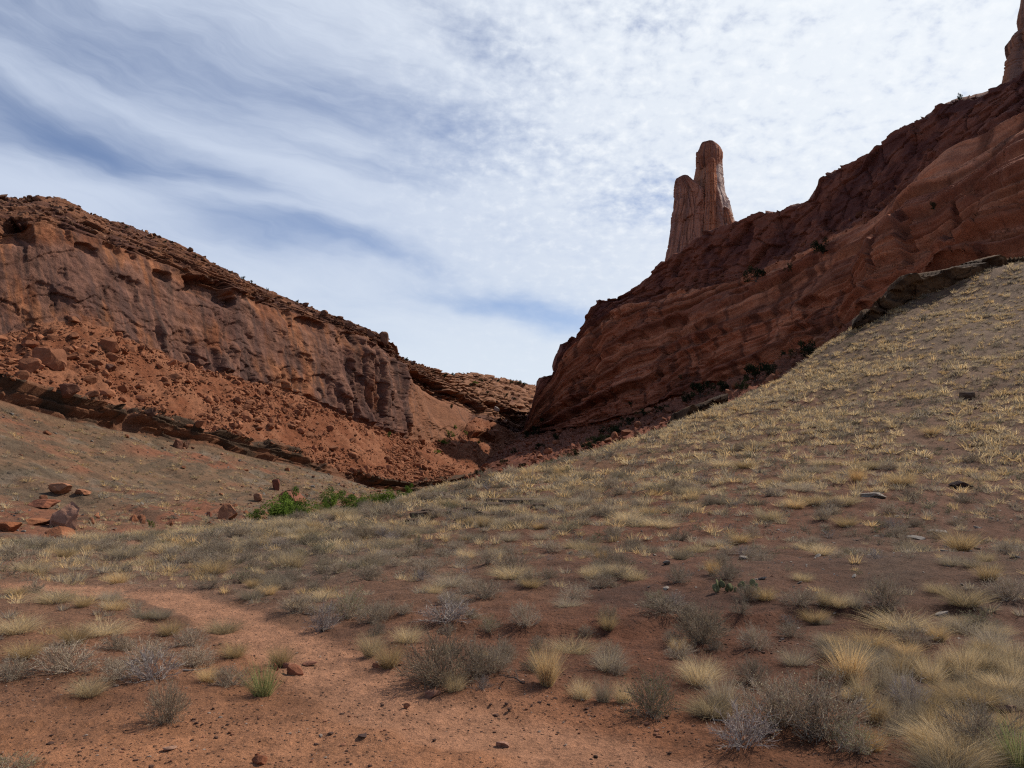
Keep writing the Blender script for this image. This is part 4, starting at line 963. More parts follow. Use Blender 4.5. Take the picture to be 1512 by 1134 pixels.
# ================================================================== PLANTS
def strips(segs, widths, rg):
    """segs: list of polylines (k,3). Flat tapering ribbons. returns V, F(tri/quads flat), counts"""
    Vs, Fs, cn, off, idx = [], [], [], 0, []
    for si, (pl, w) in enumerate(zip(segs, widths)):
        k = len(pl); t = pl[-1] - pl[0]
        sdir = np.cross(t, rg.normal(size=3)); sdir /= np.linalg.norm(sdir) + 1e-9
        ww = w * np.linspace(1, .25, k)
        V = np.empty((2 * k, 3)); V[0::2] = pl - sdir * ww[:, None]; V[1::2] = pl + sdir * ww[:, None]
        for j in range(k - 1):
            Fs += [off + 2 * j, off + 2 * j + 1, off + 2 * j + 3, off + 2 * j + 2]; cn.append(4)
        off += 2 * k; Vs.append(V); idx.append(np.full(2 * k, si))
    return np.concatenate(Vs), np.array(Fs), np.array(cn), np.concatenate(idx)
def tuft_geo(seed, blades=240, spread=.55, base=.22, wid=.0034, segs=3, lean=.75, stiff=1.0, cols=((.52, .38, .17), (.40, .29, .14), (.30, .25, .17))):
    """bunchgrass, unit height"""
    rg = np.random.default_rng(seed); S, W, Cc = [], [], []
    for _ in range(blades):
        a = rg.uniform(0, 6.283); r0 = base * math.sqrt(rg.random()); 
        p = np.array([r0 * math.cos(a), r0 * math.sin(a), -.03])
        le = rg.beta(1.5, 1.8) * lean * (.4 + r0 / base); h = rg.uniform(.45, 1.05)
        a2 = a + rg.normal() * .6
        dr = np.array([math.cos(a2) * math.sin(le), math.sin(a2) * math.sin(le), math.cos(le)])
        pl = [p]; st = h / segs
        for k in range(segs):
            pl.append(pl[-1] + dr * st); dr = dr + (np.array([math.cos(a2), math.sin(a2), -.45]) * .20 + rg.normal(size=3) * .16) / stiff; dr /= np.linalg.norm(dr)
        S.append(np.array(pl)); W.append(wid * rg.uniform(.6, 1.3))
        c = np.array(cols[min(int(rg.random() ** 1.3 * len(cols)), len(cols) - 1)]) * rg.uniform(.75, 1.25); Cc.append(c)
    V, Fc, cn, ix = strips(S, W, rg); V[:, :2] *= spread / .55
    return V, Fc, cn, np.array(Cc)[ix]
def shrub_geo(seed, stems=26, subs=7, wid=.008, leaf=260, flat=.75, cols=((.37, .285, .205), (.27, .20, .15), (.46, .38, .285)), leafcols=((.42, .36, .235), (.33, .28, .185)), lw=.020, detail=1):
    """twiggy dome, unit height, radius about 1"""
    rg = np.random.default_rng(seed); S, W, Cc, tips = [], [], [], []
    for _ in range(stems):
        a = rg.uniform(0, 6.283); le = math.acos(rg.uniform(.06, 1.0)); h = rg.uniform(.72, 1.0); b0 = rg.normal(size=3) * np.array([.16, .16, 0])
        end = np.array([math.cos(a) * math.sin(le) * 1.0, math.sin(a) * math.sin(le) * 1.0, math.cos(le) * .95 + .08]) * h
        mid = end * .5 + b0 * .5 + rg.normal(size=3) * .08 + np.array([0, 0, .04])
        pl = np.array([b0 + (0, 0, -.03), mid * .5 + b0 * .3 + rg.normal(size=3) * .04, mid, end]); S.append(pl); W.append(wid * 1.5)
        c = np.array(cols[rg.integers(len(cols))]) * rg.uniform(.7, 1.2); Cc.append(c)
        for _2 in range(subs):
            t = rg.uniform(.35, .98); st = mid + (end - mid) * (t - .5) * 2 if t > .5 else pl[0] + (mid - pl[0]) * t * 2
            dr = end / (np.linalg.norm(end) + 1e-6) + rg.normal(size=3) * .55; dr[2] += .25; dr /= np.linalg.norm(dr)
            L = rg.uniform(.10, .28)
            S.append(np.array([st, st + dr * L * .55, st + dr * L + rg.normal(size=3) * .03])); W.append(wid * .7); Cc.append(np.array(cols[rg.integers(len(cols))]) * rg.uniform(.8, 1.35)); tips.append(st + dr * L * rg.uniform(.4, 1)); tips.append(st + dr * L)
    V, Fc, cn, ix = strips(S, W, rg); C3 = np.array(Cc)[ix]
    if leaf:
        tips = np.array(tips); k = rg.integers(0, len(tips), leaf); ctr = tips[k] + rg.normal(size=(leaf, 3)) * .03
        a = rg.normal(size=(leaf, 3)); a /= np.linalg.norm(a, axis=1)[:, None]; b = np.cross(a, rg.normal(size=(leaf, 3))); b /= np.linalg.norm(b, axis=1)[:, None]
        sz = lw * rg.uniform(.6, 1.4, leaf)[:, None]
        q_ = np.stack([ctr - a * sz, ctr + b * sz * .45, ctr + a * sz, ctr - b * sz * .45], 1).reshape(-1, 3)
        Fl = np.arange(4 * leaf) + len(V)
        lc = np.array([np.array(leafcols[rg.integers(len(leafcols))]) * rg.uniform(.7, 1.3) for _ in range(leaf)]).repeat(4, 0)
        V = np.concatenate([V, q_]); Fc = np.concatenate([Fc, Fl]); cn = np.concatenate([cn, np.full(leaf, 4)]); C3 = np.concatenate([C3, lc])
    V[:, 2] = np.maximum(V[:, 2], -.04) * 1.0; V[:, 2] *= flat / .75
    return V, Fc, cn, C3
def geo_mesh(name, g, mat):
    me = raw_mesh(name, g[0], g[1], g[2], True, g[3]); me.materials.append(mat); return me
STRAW = ((.60, .42, .20), (.46, .33, .17), (.30, .24, .17)); PALE = ((.62, .47, .26), (.48, .37, .21), (.27, .23, .18)); ORNG = ((.50, .33, .15), (.42, .28, .13)); OLIVE = ((.30, .28, .12), (.36, .31, .14), (.20, .19, .09)); GRNT = ((.17, .20, .075), (.24, .24, .10), (.30, .24, .11), (.13, .15, .06))
GREYT = ((.40, .32, .20), (.30, .25, .19), (.22, .19, .16))
tuft_meshes = {'straw': [geo_mesh("grass_tuft", tuft_geo(900 + k, 1000, .50 + .1 * k, cols=STRAW), M_GRASS) for k in range(4)],
               'pale': [geo_mesh("grass_tuft", tuft_geo(910 + k, 1100, .60 + .15 * k, base=.30, lean=.95, cols=PALE), M_GRASS) for k in range(3)],
               'grey': [geo_mesh("grass_tuft", tuft_geo(915 + k, 900, .60 + .15 * k, base=.30, lean=1.0, cols=GREYT), M_GRASS) for k in range(3)],
               'orange': [geo_mesh("grass_tuft", tuft_geo(920, 800, .5, cols=ORNG), M_GRASS)],
               'tall': [geo_mesh("grass_tuft", tuft_geo(930 + k, 1000, .34, base=.12, lean=.62, stiff=1.6, wid=.0036, cols=STRAW), M_GRASS) for k in range(2)],
               'green': [geo_mesh("ephedra", tuft_geo(940 + k, 330, .46, base=.16, lean=.70, stiff=2.5, wid=.006, cols=GRNT), M_GRASS) for k in range(2)]}
shrub_meshes = {'sage': [geo_mesh("sagebrush", shrub_geo(950 + k, 80, 16, leaf=2200, lw=.015), M_SAGE) for k in range(5)],
                'dead': [geo_mesh("sagebrush", shrub_geo(960 + k, 60, 14, leaf=300, wid=.009, cols=((.30, .245, .215), (.20, .16, .145), (.40, .35, .31))), M_SAGE) for k in range(2)],
                'olive': [geo_mesh("sagebrush", shrub_geo(970 + k, 70, 13, leaf=2800, lw=.020, leafcols=((.26, .25, .13), (.21, .21, .115), (.32, .29, .17))), M_SAGE) for k in range(3)],
                'tan': [geo_mesh("sagebrush", shrub_geo(980 + k, 90, 16, leaf=2600, lw=.013, cols=((.38, .29, .20), (.28, .22, .16)), leafcols=((.42, .35, .22), (.33, .27, .17))), M_SAGE) for k in range(2)]}
def plant_at(px, py, w, h, typ, label, group=None, shr=None, cat=None, name=None):
    p = ground_hit(px, py); sc = math.hypot(p[0], p[1]) / F_PX
    pool = tuft_meshes.get(typ) or shrub_meshes[typ]; me = random.choice(pool)
    istuft = typ in tuft_meshes
    o = bpy.data.objects.new(name or ("ephedra" if typ == 'green' else "grass_tuft" if istuft else "sagebrush"), me); COL.objects.link(o)
    V = np.empty(len(me.vertices) * 3, np.float32); me.vertices.foreach_get("co", V); V = V.reshape(-1, 3)
    wx = np.percentile(V[:, 0], 99.3) - np.percentile(V[:, 0], .7); hz = np.percentile(V[:, 2], 99.5)
    o.scale = (w * sc / wx, w * sc / wx, h * sc / hz); o.rotation_euler = (0, 0, random.uniform(0, 6.28)) if w < h * 3 else (0, 0, 0)
    o.location = (p[0], p[1], p[2] - .01)
    tag(o, label, cat or ("green shrub" if typ == 'green' else "grass tuft" if istuft else "shrub"), group)
    HAND.append((p[0], p[1], w * sc * .5))
    return o
HAND = []
PL = [
 (245, 1068, 64, 56, 'tan', "round grey tan bush alone on bare red soil, dark shadow at its foot"),
 (388, 1027, 62, 52, 'green', "upright green ephedra clump left of the blocky orange rock"),
 (414, 984, 48, 34, 'straw', "dry yellowish tuft right behind the green ephedra clump"),
 (308, 1007, 42, 24, 'straw', "small golden tuft left of the green ephedra clump"),
 (225, 1003, 76, 42, 'dead', "dead grey sagebrush with pale bare branches left of the trail"),
 (285, 985, 60, 30, 'sage', "grey sagebrush between dead sagebrush and golden tuft"),
 (102, 990, 82, 40, 'sage', "broad blue grey sagebrush with yellow grass growing through its top"),
 (108, 952, 56, 28, 'straw', "yellow tuft directly behind the broad blue grey sagebrush"),
 (132, 1027, 62, 26, 'pale', "flattened pale tuft in front of the broad blue grey sagebrush"),
 (20, 1002, 60, 30, 'sage', "grey sagebrush at the left edge beyond bare soil"),
 (15, 1140, 70, 22, 'olive', "low dark weed in the bottom left corner"),
 (345, 970, 50, 22, 'straw', "tuft with a dark base on the near side of the trail bend"),
 (250, 938, 50, 22, 'straw', "tuft beside bare sand left of the trail bend"),
 (330, 935, 66, 20, 'pale', "long low pale tuft along the inner bend of the trail"),
 (515, 915, 60, 48, 'olive', "greenish grey bush beside the trail where it bends right"),
 (547, 922, 46, 34, 'sage', "grey twiggy shrub touching the greenish bush on its right"),
 (440, 905, 52, 28, 'sage', "low grey shrub on the far side of the trail bend"),
 (478, 930, 50, 40, 'dead', "bare twiggy shrub with a gnarled stump at the trail's edge"),
 (548, 968, 52, 34, 'pale', "pale tuft on the right side of the trail"),
 (602, 948, 60, 28, 'pale', "low pale tuft right of the trail behind the big sagebrush"),
 (648, 1010, 118, 76, 'tan', "big tan sagebrush clump right of the trail"),
 (705, 1000, 60, 60, 'sage', "grey sagebrush growing against the big tan clump"),
 (672, 1020, 44, 32, 'pale', "pale tuft at the foot of the big tan sagebrush clump"),
 (575, 985, 60, 36, 'straw', "yellow tuft left of the big tan sagebrush clump"),
 (742, 978, 46, 40, 'sage', "small dark sagebrush between big tan clump and tall fountain tuft"),
 (808, 1013, 56, 62, 'tall', "tall fountain shaped golden tuft in the middle foreground"),
 (790, 990, 40, 30, 'olive', "greenish weed behind the tall fountain tuft"),
 (660, 918, 88, 36, 'dead', "wide dark twiggy shrub on bare brown soil"),
 (722, 935, 38, 26, 'olive', "small green tinged bush right of the wide twiggy shrub"),
 (775, 925, 46, 36, 'sage', "upright grey shrub right of the small green tinged bush"),
 (898, 930, 38, 26, 'straw', "rounded golden tuft above the cut bank"),
 (688, 825, 34, 18, 'pale', "bright pale tuft, left of a touching pair"),
 (733, 826, 36, 17, 'pale', "bright pale tuft, right of a touching pair"),
 (755, 848, 62, 34, 'sage', "domed grey shrub below the bright pair of pale tufts"),
 (870, 818, 46, 24, 'pale', "domed pale tuft with a grey base in mid field"),
 (432, 838, 52, 28, 'pale', "bright tuft in the sage flat left of centre"),
 (315, 848, 60, 24, 'straw', "yellow tuft beyond the trail at left"),
 (905, 858, 100, 32, 'pale', "wide golden grass clump on the brown slope"),
 (1053, 848, 28, 26, 'orange', "small bright orange tuft above the prickly pear"),
 (1243, 902, 78, 32, 'pale', "long flat topped golden tuft right of a domed grey shrub"),
 (1180, 895, 54, 26, 'sage', "domed purple grey shrub left of the long golden tuft"),
 (1308, 897, 56, 46, 'sage', "tall olive grey shrub right of the long golden tuft"),
 (1035, 950, 92, 56, 'tan', "large pale grey shrub on the cut bank"),
 (1115, 957, 50, 36, 'sage', "rounded grey shrub right of the large pale shrub"),
 (985, 905, 90, 30, 'sage', "wide grey shrub behind the white slab"),
 (963, 1058, 84, 66, 'olive', "greenish brown bush bulging over the bare soil"),
 (900, 990, 70, 36, 'grey', "pale tuft over a dark grey mound"),
 (890, 1040, 90, 60, 'pale', "loose pale tuft left of the greenish brown bush"),
 (1035, 1010, 70, 44, 'pale', "pale tuft behind the greenish brown bush"),
 (1110, 1010, 50, 40, 'sage', "dark grey sagebrush between pale tufts in the foreground"),
 (1065, 1045, 70, 56, 'grey', "grey yellow tuft right of the greenish brown bush"),
 (1150, 1070, 120, 70, 'sage', "large silvery sagebrush in the right foreground"),
 (1215, 1085, 130, 84, 'sage', "dark tangled sagebrush right of the silvery one"),
 (1255, 1010, 70, 60, 'tall', "tall pale grass fountain in the right foreground"),
 (1300, 1040, 90, 70, 'pale', "broad pale tuft right of the tall grass fountain"),
 (1345, 1045, 50, 44, 'dead', "bare dark shrub with a broken white stem"),
 (1400, 1010, 80, 50, 'pale', "left part of the wide pale grass bank near the right edge"),
 (1460, 1015, 110, 62, 'pale', "wide pale grass clump with a dark underside near the right edge"),
 (1525, 1018, 90, 62, 'pale', "pale grass clump cut by the right edge"),
 (1325, 1092, 90, 56, 'straw', "golden tuft above the bare red bottom edge"),
 (1385, 1108, 90, 60, 'straw', "orange tan tuft in the lower right"),
 (1445, 1100, 100, 60, 'sage', "grey sagebrush between orange tan tuft and corner shrub"),
 (1290, 1108, 40, 34, 'orange', "small orange tuft at the bottom edge right of centre"),
 (1505, 1140, 60, 70, 'green', "green shrub in the bottom right corner"),
 (1095, 1100, 90, 60, 'dead', "thin reddish dry weed with a white forked twig"),
 (1425, 893, 72, 28, 'pale', "flat topped golden tuft near the right edge"),
 (1490, 885, 54, 32, 'sage', "grey shrub right of the flat topped golden tuft"),
 (1420, 812, 62, 28, 'straw', "bright golden tuft on the lower hillside at right"),
 (1430, 838, 80, 22, 'pale', "low wide tuft below the bright golden tuft at right"),
 (1460, 857, 46, 26, 'straw', "golden tuft stepping down towards the grey shrub at right"),
 (1265, 712, 28, 22, 'orange', "orange upright tuft halfway up the hillside"),
 (1345, 950, 60, 30, 'sage', "dull grey shrub on reddish soil at right"),
 (1445, 930, 56, 28, 'olive', "olive shrub on reddish soil near the right edge"),
]
for px, py, w, h, ty, lab in PL:
    if w > 72 and ty in ('pale', 'straw', 'grey'):          # wide grass banks are several tufts standing close
        nn = 3 if w < 95 else 5
        for q_ in range(nn):
            plant_at(px + (q_ / (nn - 1) - .5) * w * .62 + random.uniform(-4, 4), py - random.uniform(0, h * .42), w * random.uniform(.40, .55), h * random.uniform(.55, .85), random.choice((ty, ty, 'grey')), "tuft of the " + lab, "tufts of the " + lab)
    else:
        plant_at(px, py, w, h, ty, lab)
# prickly pear: every pad a part
pc = ground_hit(1085, 873); sc_ = math.hypot(pc[0], pc[1]) / F_PX
pear = bpy.data.objects.new("prickly_pear", None); COL.objects.link(pear); pear.location = pc
tag(pear, "low green prickly pear cactus clump on dark soil", "cactus")
Vp, Fp = ICO[2]
for k in range(26):
    t = k / 25; r_ = (10 + random.uniform(-3, 4)) * sc_ * .5
    Vv = Vp * np.array([.78, .20, 1.0]); Vv = Vv * (1 + .05 * fbm(Vp[:, 0] * 3 + k, Vp[:, 1] * 3, Vp[:, 2] * 3, 3, seed=k))[:, None]
    c = np.tile(np.array((.27, .27, .14)) * random.uniform(.6, 1.3), (len(Vv), 1))
    o = add_obj("pad", raw_mesh("pad", Vv, Fp.ravel(), np.full(len(Fp), 3), True, c), M_CACTUS, pear)
    o.scale = (r_, r_, r_); o.rotation_euler = (random.uniform(-.5, .5), random.uniform(-.6, .6), random.uniform(-1.2, 1.2))
    o.location = ((t - .5) * 62 * sc_ + random.uniform(-3, 3) * sc_, random.uniform(-.12, .12), r_ * .8 + (random.random() < .35) * r_ * 1.1)
HAND.append((pc[0], pc[1], .4))

# --- scattered plants: positions sampled from the ground, the 300 largest of each kind are objects, the rest one mass each
dens_pts = np.array([  # px, py, grass /m2, shrub /m2
    (0, 1110, 0, 0), (250, 1090, .0, .0), (500, 1080, 0, 0), (700, 1080, .0, .0), (850, 1110, .0, 0), (1000, 1110, .3, .1), (1200, 1100, 3, .8), (1400, 1090, 8, 1.2),
    (30, 1030, .2, .2), (150, 1000, .8, .6), (300, 1000, .5, .3), (450, 1000, .1, .1), (600, 1000, 1, .6), (750, 1000, 1.6, .8), (900, 1000, 4, .7), (1050, 1000, 6, 1.0), (1250, 1000, 7, 1.2), (1450, 990, 7, .8),
    (50, 930, 2.4, 2.2), (200, 930, 2.2, 1.6), (330, 930, 1.2, .8), (500, 940, 1.2, 1.2), (650, 930, 1.2, 1.0), (800, 930, 1.0, .8), (950, 925, .9, .7), (1100, 930, 1.2, .9), (1300, 930, 1.0, 1.2), (1480, 930, 1.2, 1.0),
    (50, 830, 1.8, 2.2), (250, 830, 1.6, 2.0), (450, 830, 1.2, 2.2), (620, 830, .9, 1.7), (760, 850, .6, .9), (900, 850, .9, .6), (1100, 850, .5, .5), (1300, 850, .6, .6), (1480, 850, .9, .6),
    (300, 790, 1.8, 2.2), (500, 770, 1.4, 3.4), (700, 770, 1.2, 2.4), (900, 770, 1.2, 1.4), (1100, 770, 1.0, 1.1), (1300, 770, 1.0, .9), (1480, 760, 1.0, .9),
    (660, 735, 2.4, 2.0), (800, 710, 2.6, 1.2), (1000, 660, 2.6, .8), (1100, 620, 2.8, .7), (1250, 640, 2.2, .8), (1450, 650, 1.7, .8), (1250, 520, 2.4, .7), (1400, 520, 1.8, .6), (1480, 440, 1.3, .5)])
dn = np.zeros((*PXg.shape, 2)); dd = np.zeros(PXg.shape)
for s_ in dens_pts:
    w = 1 / (((PXg - s_[0]) / 1.4) ** 2 + (PYg - s_[1]) ** 2 + 300) ** 1.7
    dn += w[..., None] * s_[2:]; dd += w
dn /= dd[..., None]
clump = fbm(GX / 1.8, GY / 1.8, None, 4, seed=261)
cell = np.abs(np.gradient(GX, axis=1)) * np.abs(np.gradient(GY, axis=0))
nobare = 1 - sstep(1025, 1045, PYg) * (1 - sstep(940, 1010, PXg))
inframe = (PXg > -420) & (PXg < 1950) & (PYg < 1230) & (GY < 112)
bare = (1 - sstep(.05, .6, tmask)) * (td > .60) * nobare
wg = dn[..., 0] * cell * inframe * bare * (.25 + .75 * sstep(-.25, .40, clump)) * (.35 + .65 * sstep(-.5, .2, fbm(GX / 7, GY / 7, None, 3, seed=265))) * np.where(PYg < 745, 3.4, 5.2)
ws = dn[..., 1] * cell * inframe * bare * sstep(-.5, .5, -clump + .3 * fbm(GX / .7, GY / .7, None, 3, seed=263)) * np.where(PYg < 745, 2.6, 2.9)
def scatter(w, seed, excl):
    rg = np.random.default_rng(seed); n = int(w.sum()); k = rg.choice(w.size, n, p=(w / w.sum()).ravel())
    p = Gp.reshape(-1, 3)[k].copy()
    jx = (rg.random(n) - .5) * .1; p[:, 0] += jx
    ok = np.ones(n, bool)
    for hx, hy, hr in HAND: ok &= np.hypot(p[:, 0] - hx, p[:, 1] - hy) > hr * excl
    return p[ok]
gp_, sp_ = scatter(wg, 71, .7), scatter(ws, 73, .8)
def pick_type(px, py, rg, kind):
    u = rg.random()
    if kind == 'g':
        onhill = py < 740
        if u < (.34 if onhill else .28): return 'straw'
        if u < (.66 if onhill else .56): return 'pale'
        if u < .996: return 'grey'
        return 'orange'
    return 'sage' if u < .72 else 'dead' if u < .80 else 'olive' if u < .90 else 'tan'
def zone(px, py, p, noun, adj):
    t_ = np.interp(px, [q[0] for q in trail_px], [q[1] for q in trail_px])
    if p[2] > 1.2: z = "on the grassy hillside"
    elif py > t_ and px < 430: z = "on the near side of the trail"
    elif py < t_ and px < 800 and py < 880: z = "in the sage flat beyond the trail"
    elif py > 960: z = "in the thick growth of the right foreground"
    else: z = "on the brown slope below the hillside"
    return f"{adj} {noun} {z}", f"{noun}s {z}"
LOWG = {k: [tuft_geo(1000 + 10 * i + j, 64, .62, base=.42, lean=1.15, wid=.026, segs=2, cols=c) for j in range(4)] for i, (k, c) in enumerate({'straw': STRAW, 'pale': PALE, 'grey': GREYT, 'orange': ORNG}.items())}
LOWS = {k: [shrub_geo(1100 + 10 * i + j, 18, 2, wid=.016, leaf=110, lw=.055, cols=c, leafcols=lc) for j in range(4)] for i, (k, c, lc) in enumerate([('sage', ((.37, .285, .205), (.27, .20, .15), (.46, .38, .285)), ((.42, .36, .235), (.33, .28, .185))), ('dead', ((.30, .245, .215), (.40, .35, .31)), ((.28, .23, .2),)), ('olive', ((.22, .2, .12),), ((.25, .235, .125), (.20, .195, .105))), ('tan', ((.38, .29, .20), (.28, .22, .16)), ((.42, .35, .22),))])}
LOWG2 = {k: [tuft_geo(1200 + 10 * i + j, 34, .62, base=.42, lean=1.2, wid=.042 + .006 * j, segs=2, cols=c) for j in range(5)] for i, (k, c) in enumerate({'straw': STRAW, 'pale': PALE, 'grey': GREYT, 'orange': ORNG}.items())}
def spread_plants(pts, kind, nind, name, cat, noun, adj, mats, low, stuffname, stufflabel, seed):
    rg = np.random.default_rng(seed)
    px, py = proj(pts); n = len(pts); vary = pareto(n, .62, 1.7, 1.8, seed + 50); vary = np.where(pts[:, 1] < 22, np.minimum(vary, 1.25), vary)
    near = 1.5 * sstep(10, 24, pts[:, 1]) + 1.7 * sstep(20, 48, pts[:, 1])
    if kind == 'g': h = rg.uniform(.10, .21, n) * (1 + .36 * near); w = h * rg.uniform(.9, 1.7, n)
    else: h = rg.uniform(.10, .22, n) * (1 + .32 * near); w = h * rg.uniform(1.3, 2.1, n)
    w = w * vary; h = h * vary ** .7
    app = w / np.hypot(pts[:, 0], pts[:, 1]); app = np.where((px < 0) | (px > 1512) | (py > 1160), app * .2, app)
    order = np.argsort(-app)
    for k in order[:nind]:
        ty = pick_type(px[k], py[k], rg, kind); me = mats[ty][rg.integers(len(mats[ty]))]
        o = bpy.data.objects.new(name, me); COL.objects.link(o)
        V = me.vertices; s = w[k] / (1.15 if kind == 'g' else 1.8)
        o.scale = (s, s, h[k]); o.rotation_euler = (0, 0, rg.uniform(0, 6.28)); o.location = (pts[k, 0], pts[k, 1], pts[k, 2] - .01)
        lb, gr = zone(px[k], py[k], pts[k], noun, adj); tag(o, lb, cat, gr)
    Vs, Fs, Cs, cn, off = [], [], [], [], 0
    for k in order[nind:]:
        if math.hypot(pts[k, 0], pts[k, 1]) < 9.5 and -90 < px[k] < 1600: continue
        ty = pick_type(px[k], py[k], rg, kind); g = (LOWG2 if kind == 'g' and pts[k, 1] > 36 else low)[ty][rg.integers(4)]
        a = rg.uniform(0, 6.28); s = w[k] / (1.3 if kind == 'g' else 1.7); ca, sa = math.cos(a) * s, math.sin(a) * s
        V = g[0]; W = np.empty_like(V); W[:, 0] = V[:, 0] * ca - V[:, 1] * sa + pts[k, 0]; W[:, 1] = V[:, 0] * sa + V[:, 1] * ca + pts[k, 1]; W[:, 2] = V[:, 2] * h[k] + pts[k, 2] - .01
        Vs.append(W); Fs.append(g[1] + off); cn.append(g[2]); Cs.append(g[3] * rg.uniform(.75, 1.25)); off += len(V)
    me = raw_mesh(stuffname, np.concatenate(Vs), np.concatenate(Fs), np.concatenate(cn), True, np.concatenate(Cs))
    tag(add_obj(stuffname, me, M_GRASS if kind == 'g' else M_SAGE), stufflabel, kind='stuff')
n_hand_g = sum(1 for o in COL.objects if o.name.startswith('grass_tuft')); n_hand_s = sum(1 for a in PL if a[4] in shrub_meshes)
spread_plants(gp_, 'g', 300 - n_hand_g, "grass_tuft", "grass tuft", "bunchgrass tuft", "dry straw coloured", tuft_meshes, LOWG, "grass", "countless dry bunchgrass tufts over flat and hillside", 81)
spread_plants(sp_, 's', 300 - n_hand_s, "sagebrush", "shrub", "sagebrush shrub", "low grey", shrub_meshes, LOWS, "sagebrush_cover", "countless low grey sagebrush over flat and hillside", 83)
print("scatter", len(gp_), len(sp_))

# the far shale slope carries small tufts too: one mass
lt, ls_ = sample_rows(LPd, Ls, 1.0, 2.95, 2600, -40, 640, 95, lambda X, Y, S, P: .4 + sstep(-.2, .4, fbm(X / 30, Y / 14, None, 3, seed=97)))
spread_plants(lt[:2000], 'g', 0, "", "", "", "", tuft_meshes, LOWG, "shale_grass", "sparse small dry tufts over the far shale slope", 85)
spread_plants(lt[2000:], 's', 0, "", "", "", "", shrub_meshes, LOWS, "shale_scrub", "sparse small grey scrub over the far shale slope", 87)
# --- stones and gravel on the ground
wst = cell * inframe * (.15 * (PYg < 860) + 2.2 * sstep(760, 900, PXg) * sstep(980, 880, PYg) * (PYg > 560) + 1.0 * (PYg < 620)) * sstep(4, 9, dist) * (.3 + sstep(-.2, .5, fbm(GX / 1.4, GY / 1.4, None, 4, seed=271)))
rg = np.random.default_rng(91)
k = rg.choice(wst.size, 15000, p=(wst / wst.sum()).ravel()); stp_ = Gp.reshape(-1, 3)[k]
ssz = pareto(15000, .03, .20, 2.0, 92)
stone_protos = [rock_mesh("stone", 560 + j, np.array((.42, .35, .285)) * random.uniform(.55, 1.15), 2, flat=.35, cuts=8, boxy=.7) for j in range(8)]
keep = small_protos; small_protos = stone_protos
for s_ in stone_protos: s_.materials.append(M_STONE)
make_rocks(stp_, ssz, lambda rg: (np.array((.50, .42, .34)) if rg.random() < .66 else np.array((.22, .10, .065))) * rg.uniform(.6, 1.2), 110, "stone", "flat pale stone lying on the dark soil between tufts", "loose pale stones on the slope", "gravel", "pale and red stone chips scattered over the slope", mat=M_STONE, cat="stone")
small_protos = keep
wpe = cell * inframe * (PYg > 940) * (.12 + .9 * sstep(-.1, .6, fbm(GX / .7, GY / .7, None, 4, seed=273))) * (1 - .75 * tmask) / (.3 + GY / 5)
k = rg.choice(wpe.size, 9000, p=(wpe / wpe.sum()).ravel()); pe = Gp.reshape(-1, 3)[k]
pe = pe + np.c_[rg.normal(size=(9000, 2)) * .01, np.zeros(9000)]
psz = pareto(9000, .006, .045, 2.2, 93)
V0, F0 = ICO[1]; V0 = V0[:]; ptsV = []
geos = []
for j in range(10):
    Vj, Fj = rock_geo(820 + j, 1, flat=.55, cuts=6); geos.append((Vj, Fj))
Vs, Fs, Cs, off = [], [], [], 0
for j in range(9000):
    Vj, Fj = geos[j % 10]; a = rg.uniform(0, 6.28); c_, s_ = math.cos(a), math.sin(a)
    W = Vj * psz[j] * .6; W = np.c_[W[:, 0] * c_ - W[:, 1] * s_, W[:, 0] * s_ + W[:, 1] * c_, W[:, 2]] + pe[j] + (0, 0, psz[j] * .1)
    Vs.append(W); Fs.append(Fj.ravel() + off); off += len(Vj)
    u = rg.random(); base_c = (.13, .07, .05) if u < .55 else (.34, .15, .085) if u < .85 else (.44, .34, .27)
    Cs.append(np.tile(np.array(base_c) * rg.uniform(.7, 1.2), (len(Vj), 1)))
me = raw_mesh("gravel", np.concatenate(Vs), np.concatenate(Fs), np.full(sum(len(f) for f in Fs) // 3, 3), False, np.concatenate(Cs))
tag(add_obj("gravel", me, M_STONE), "fine dark chips and pebbles on the bare red soil", kind='stuff')

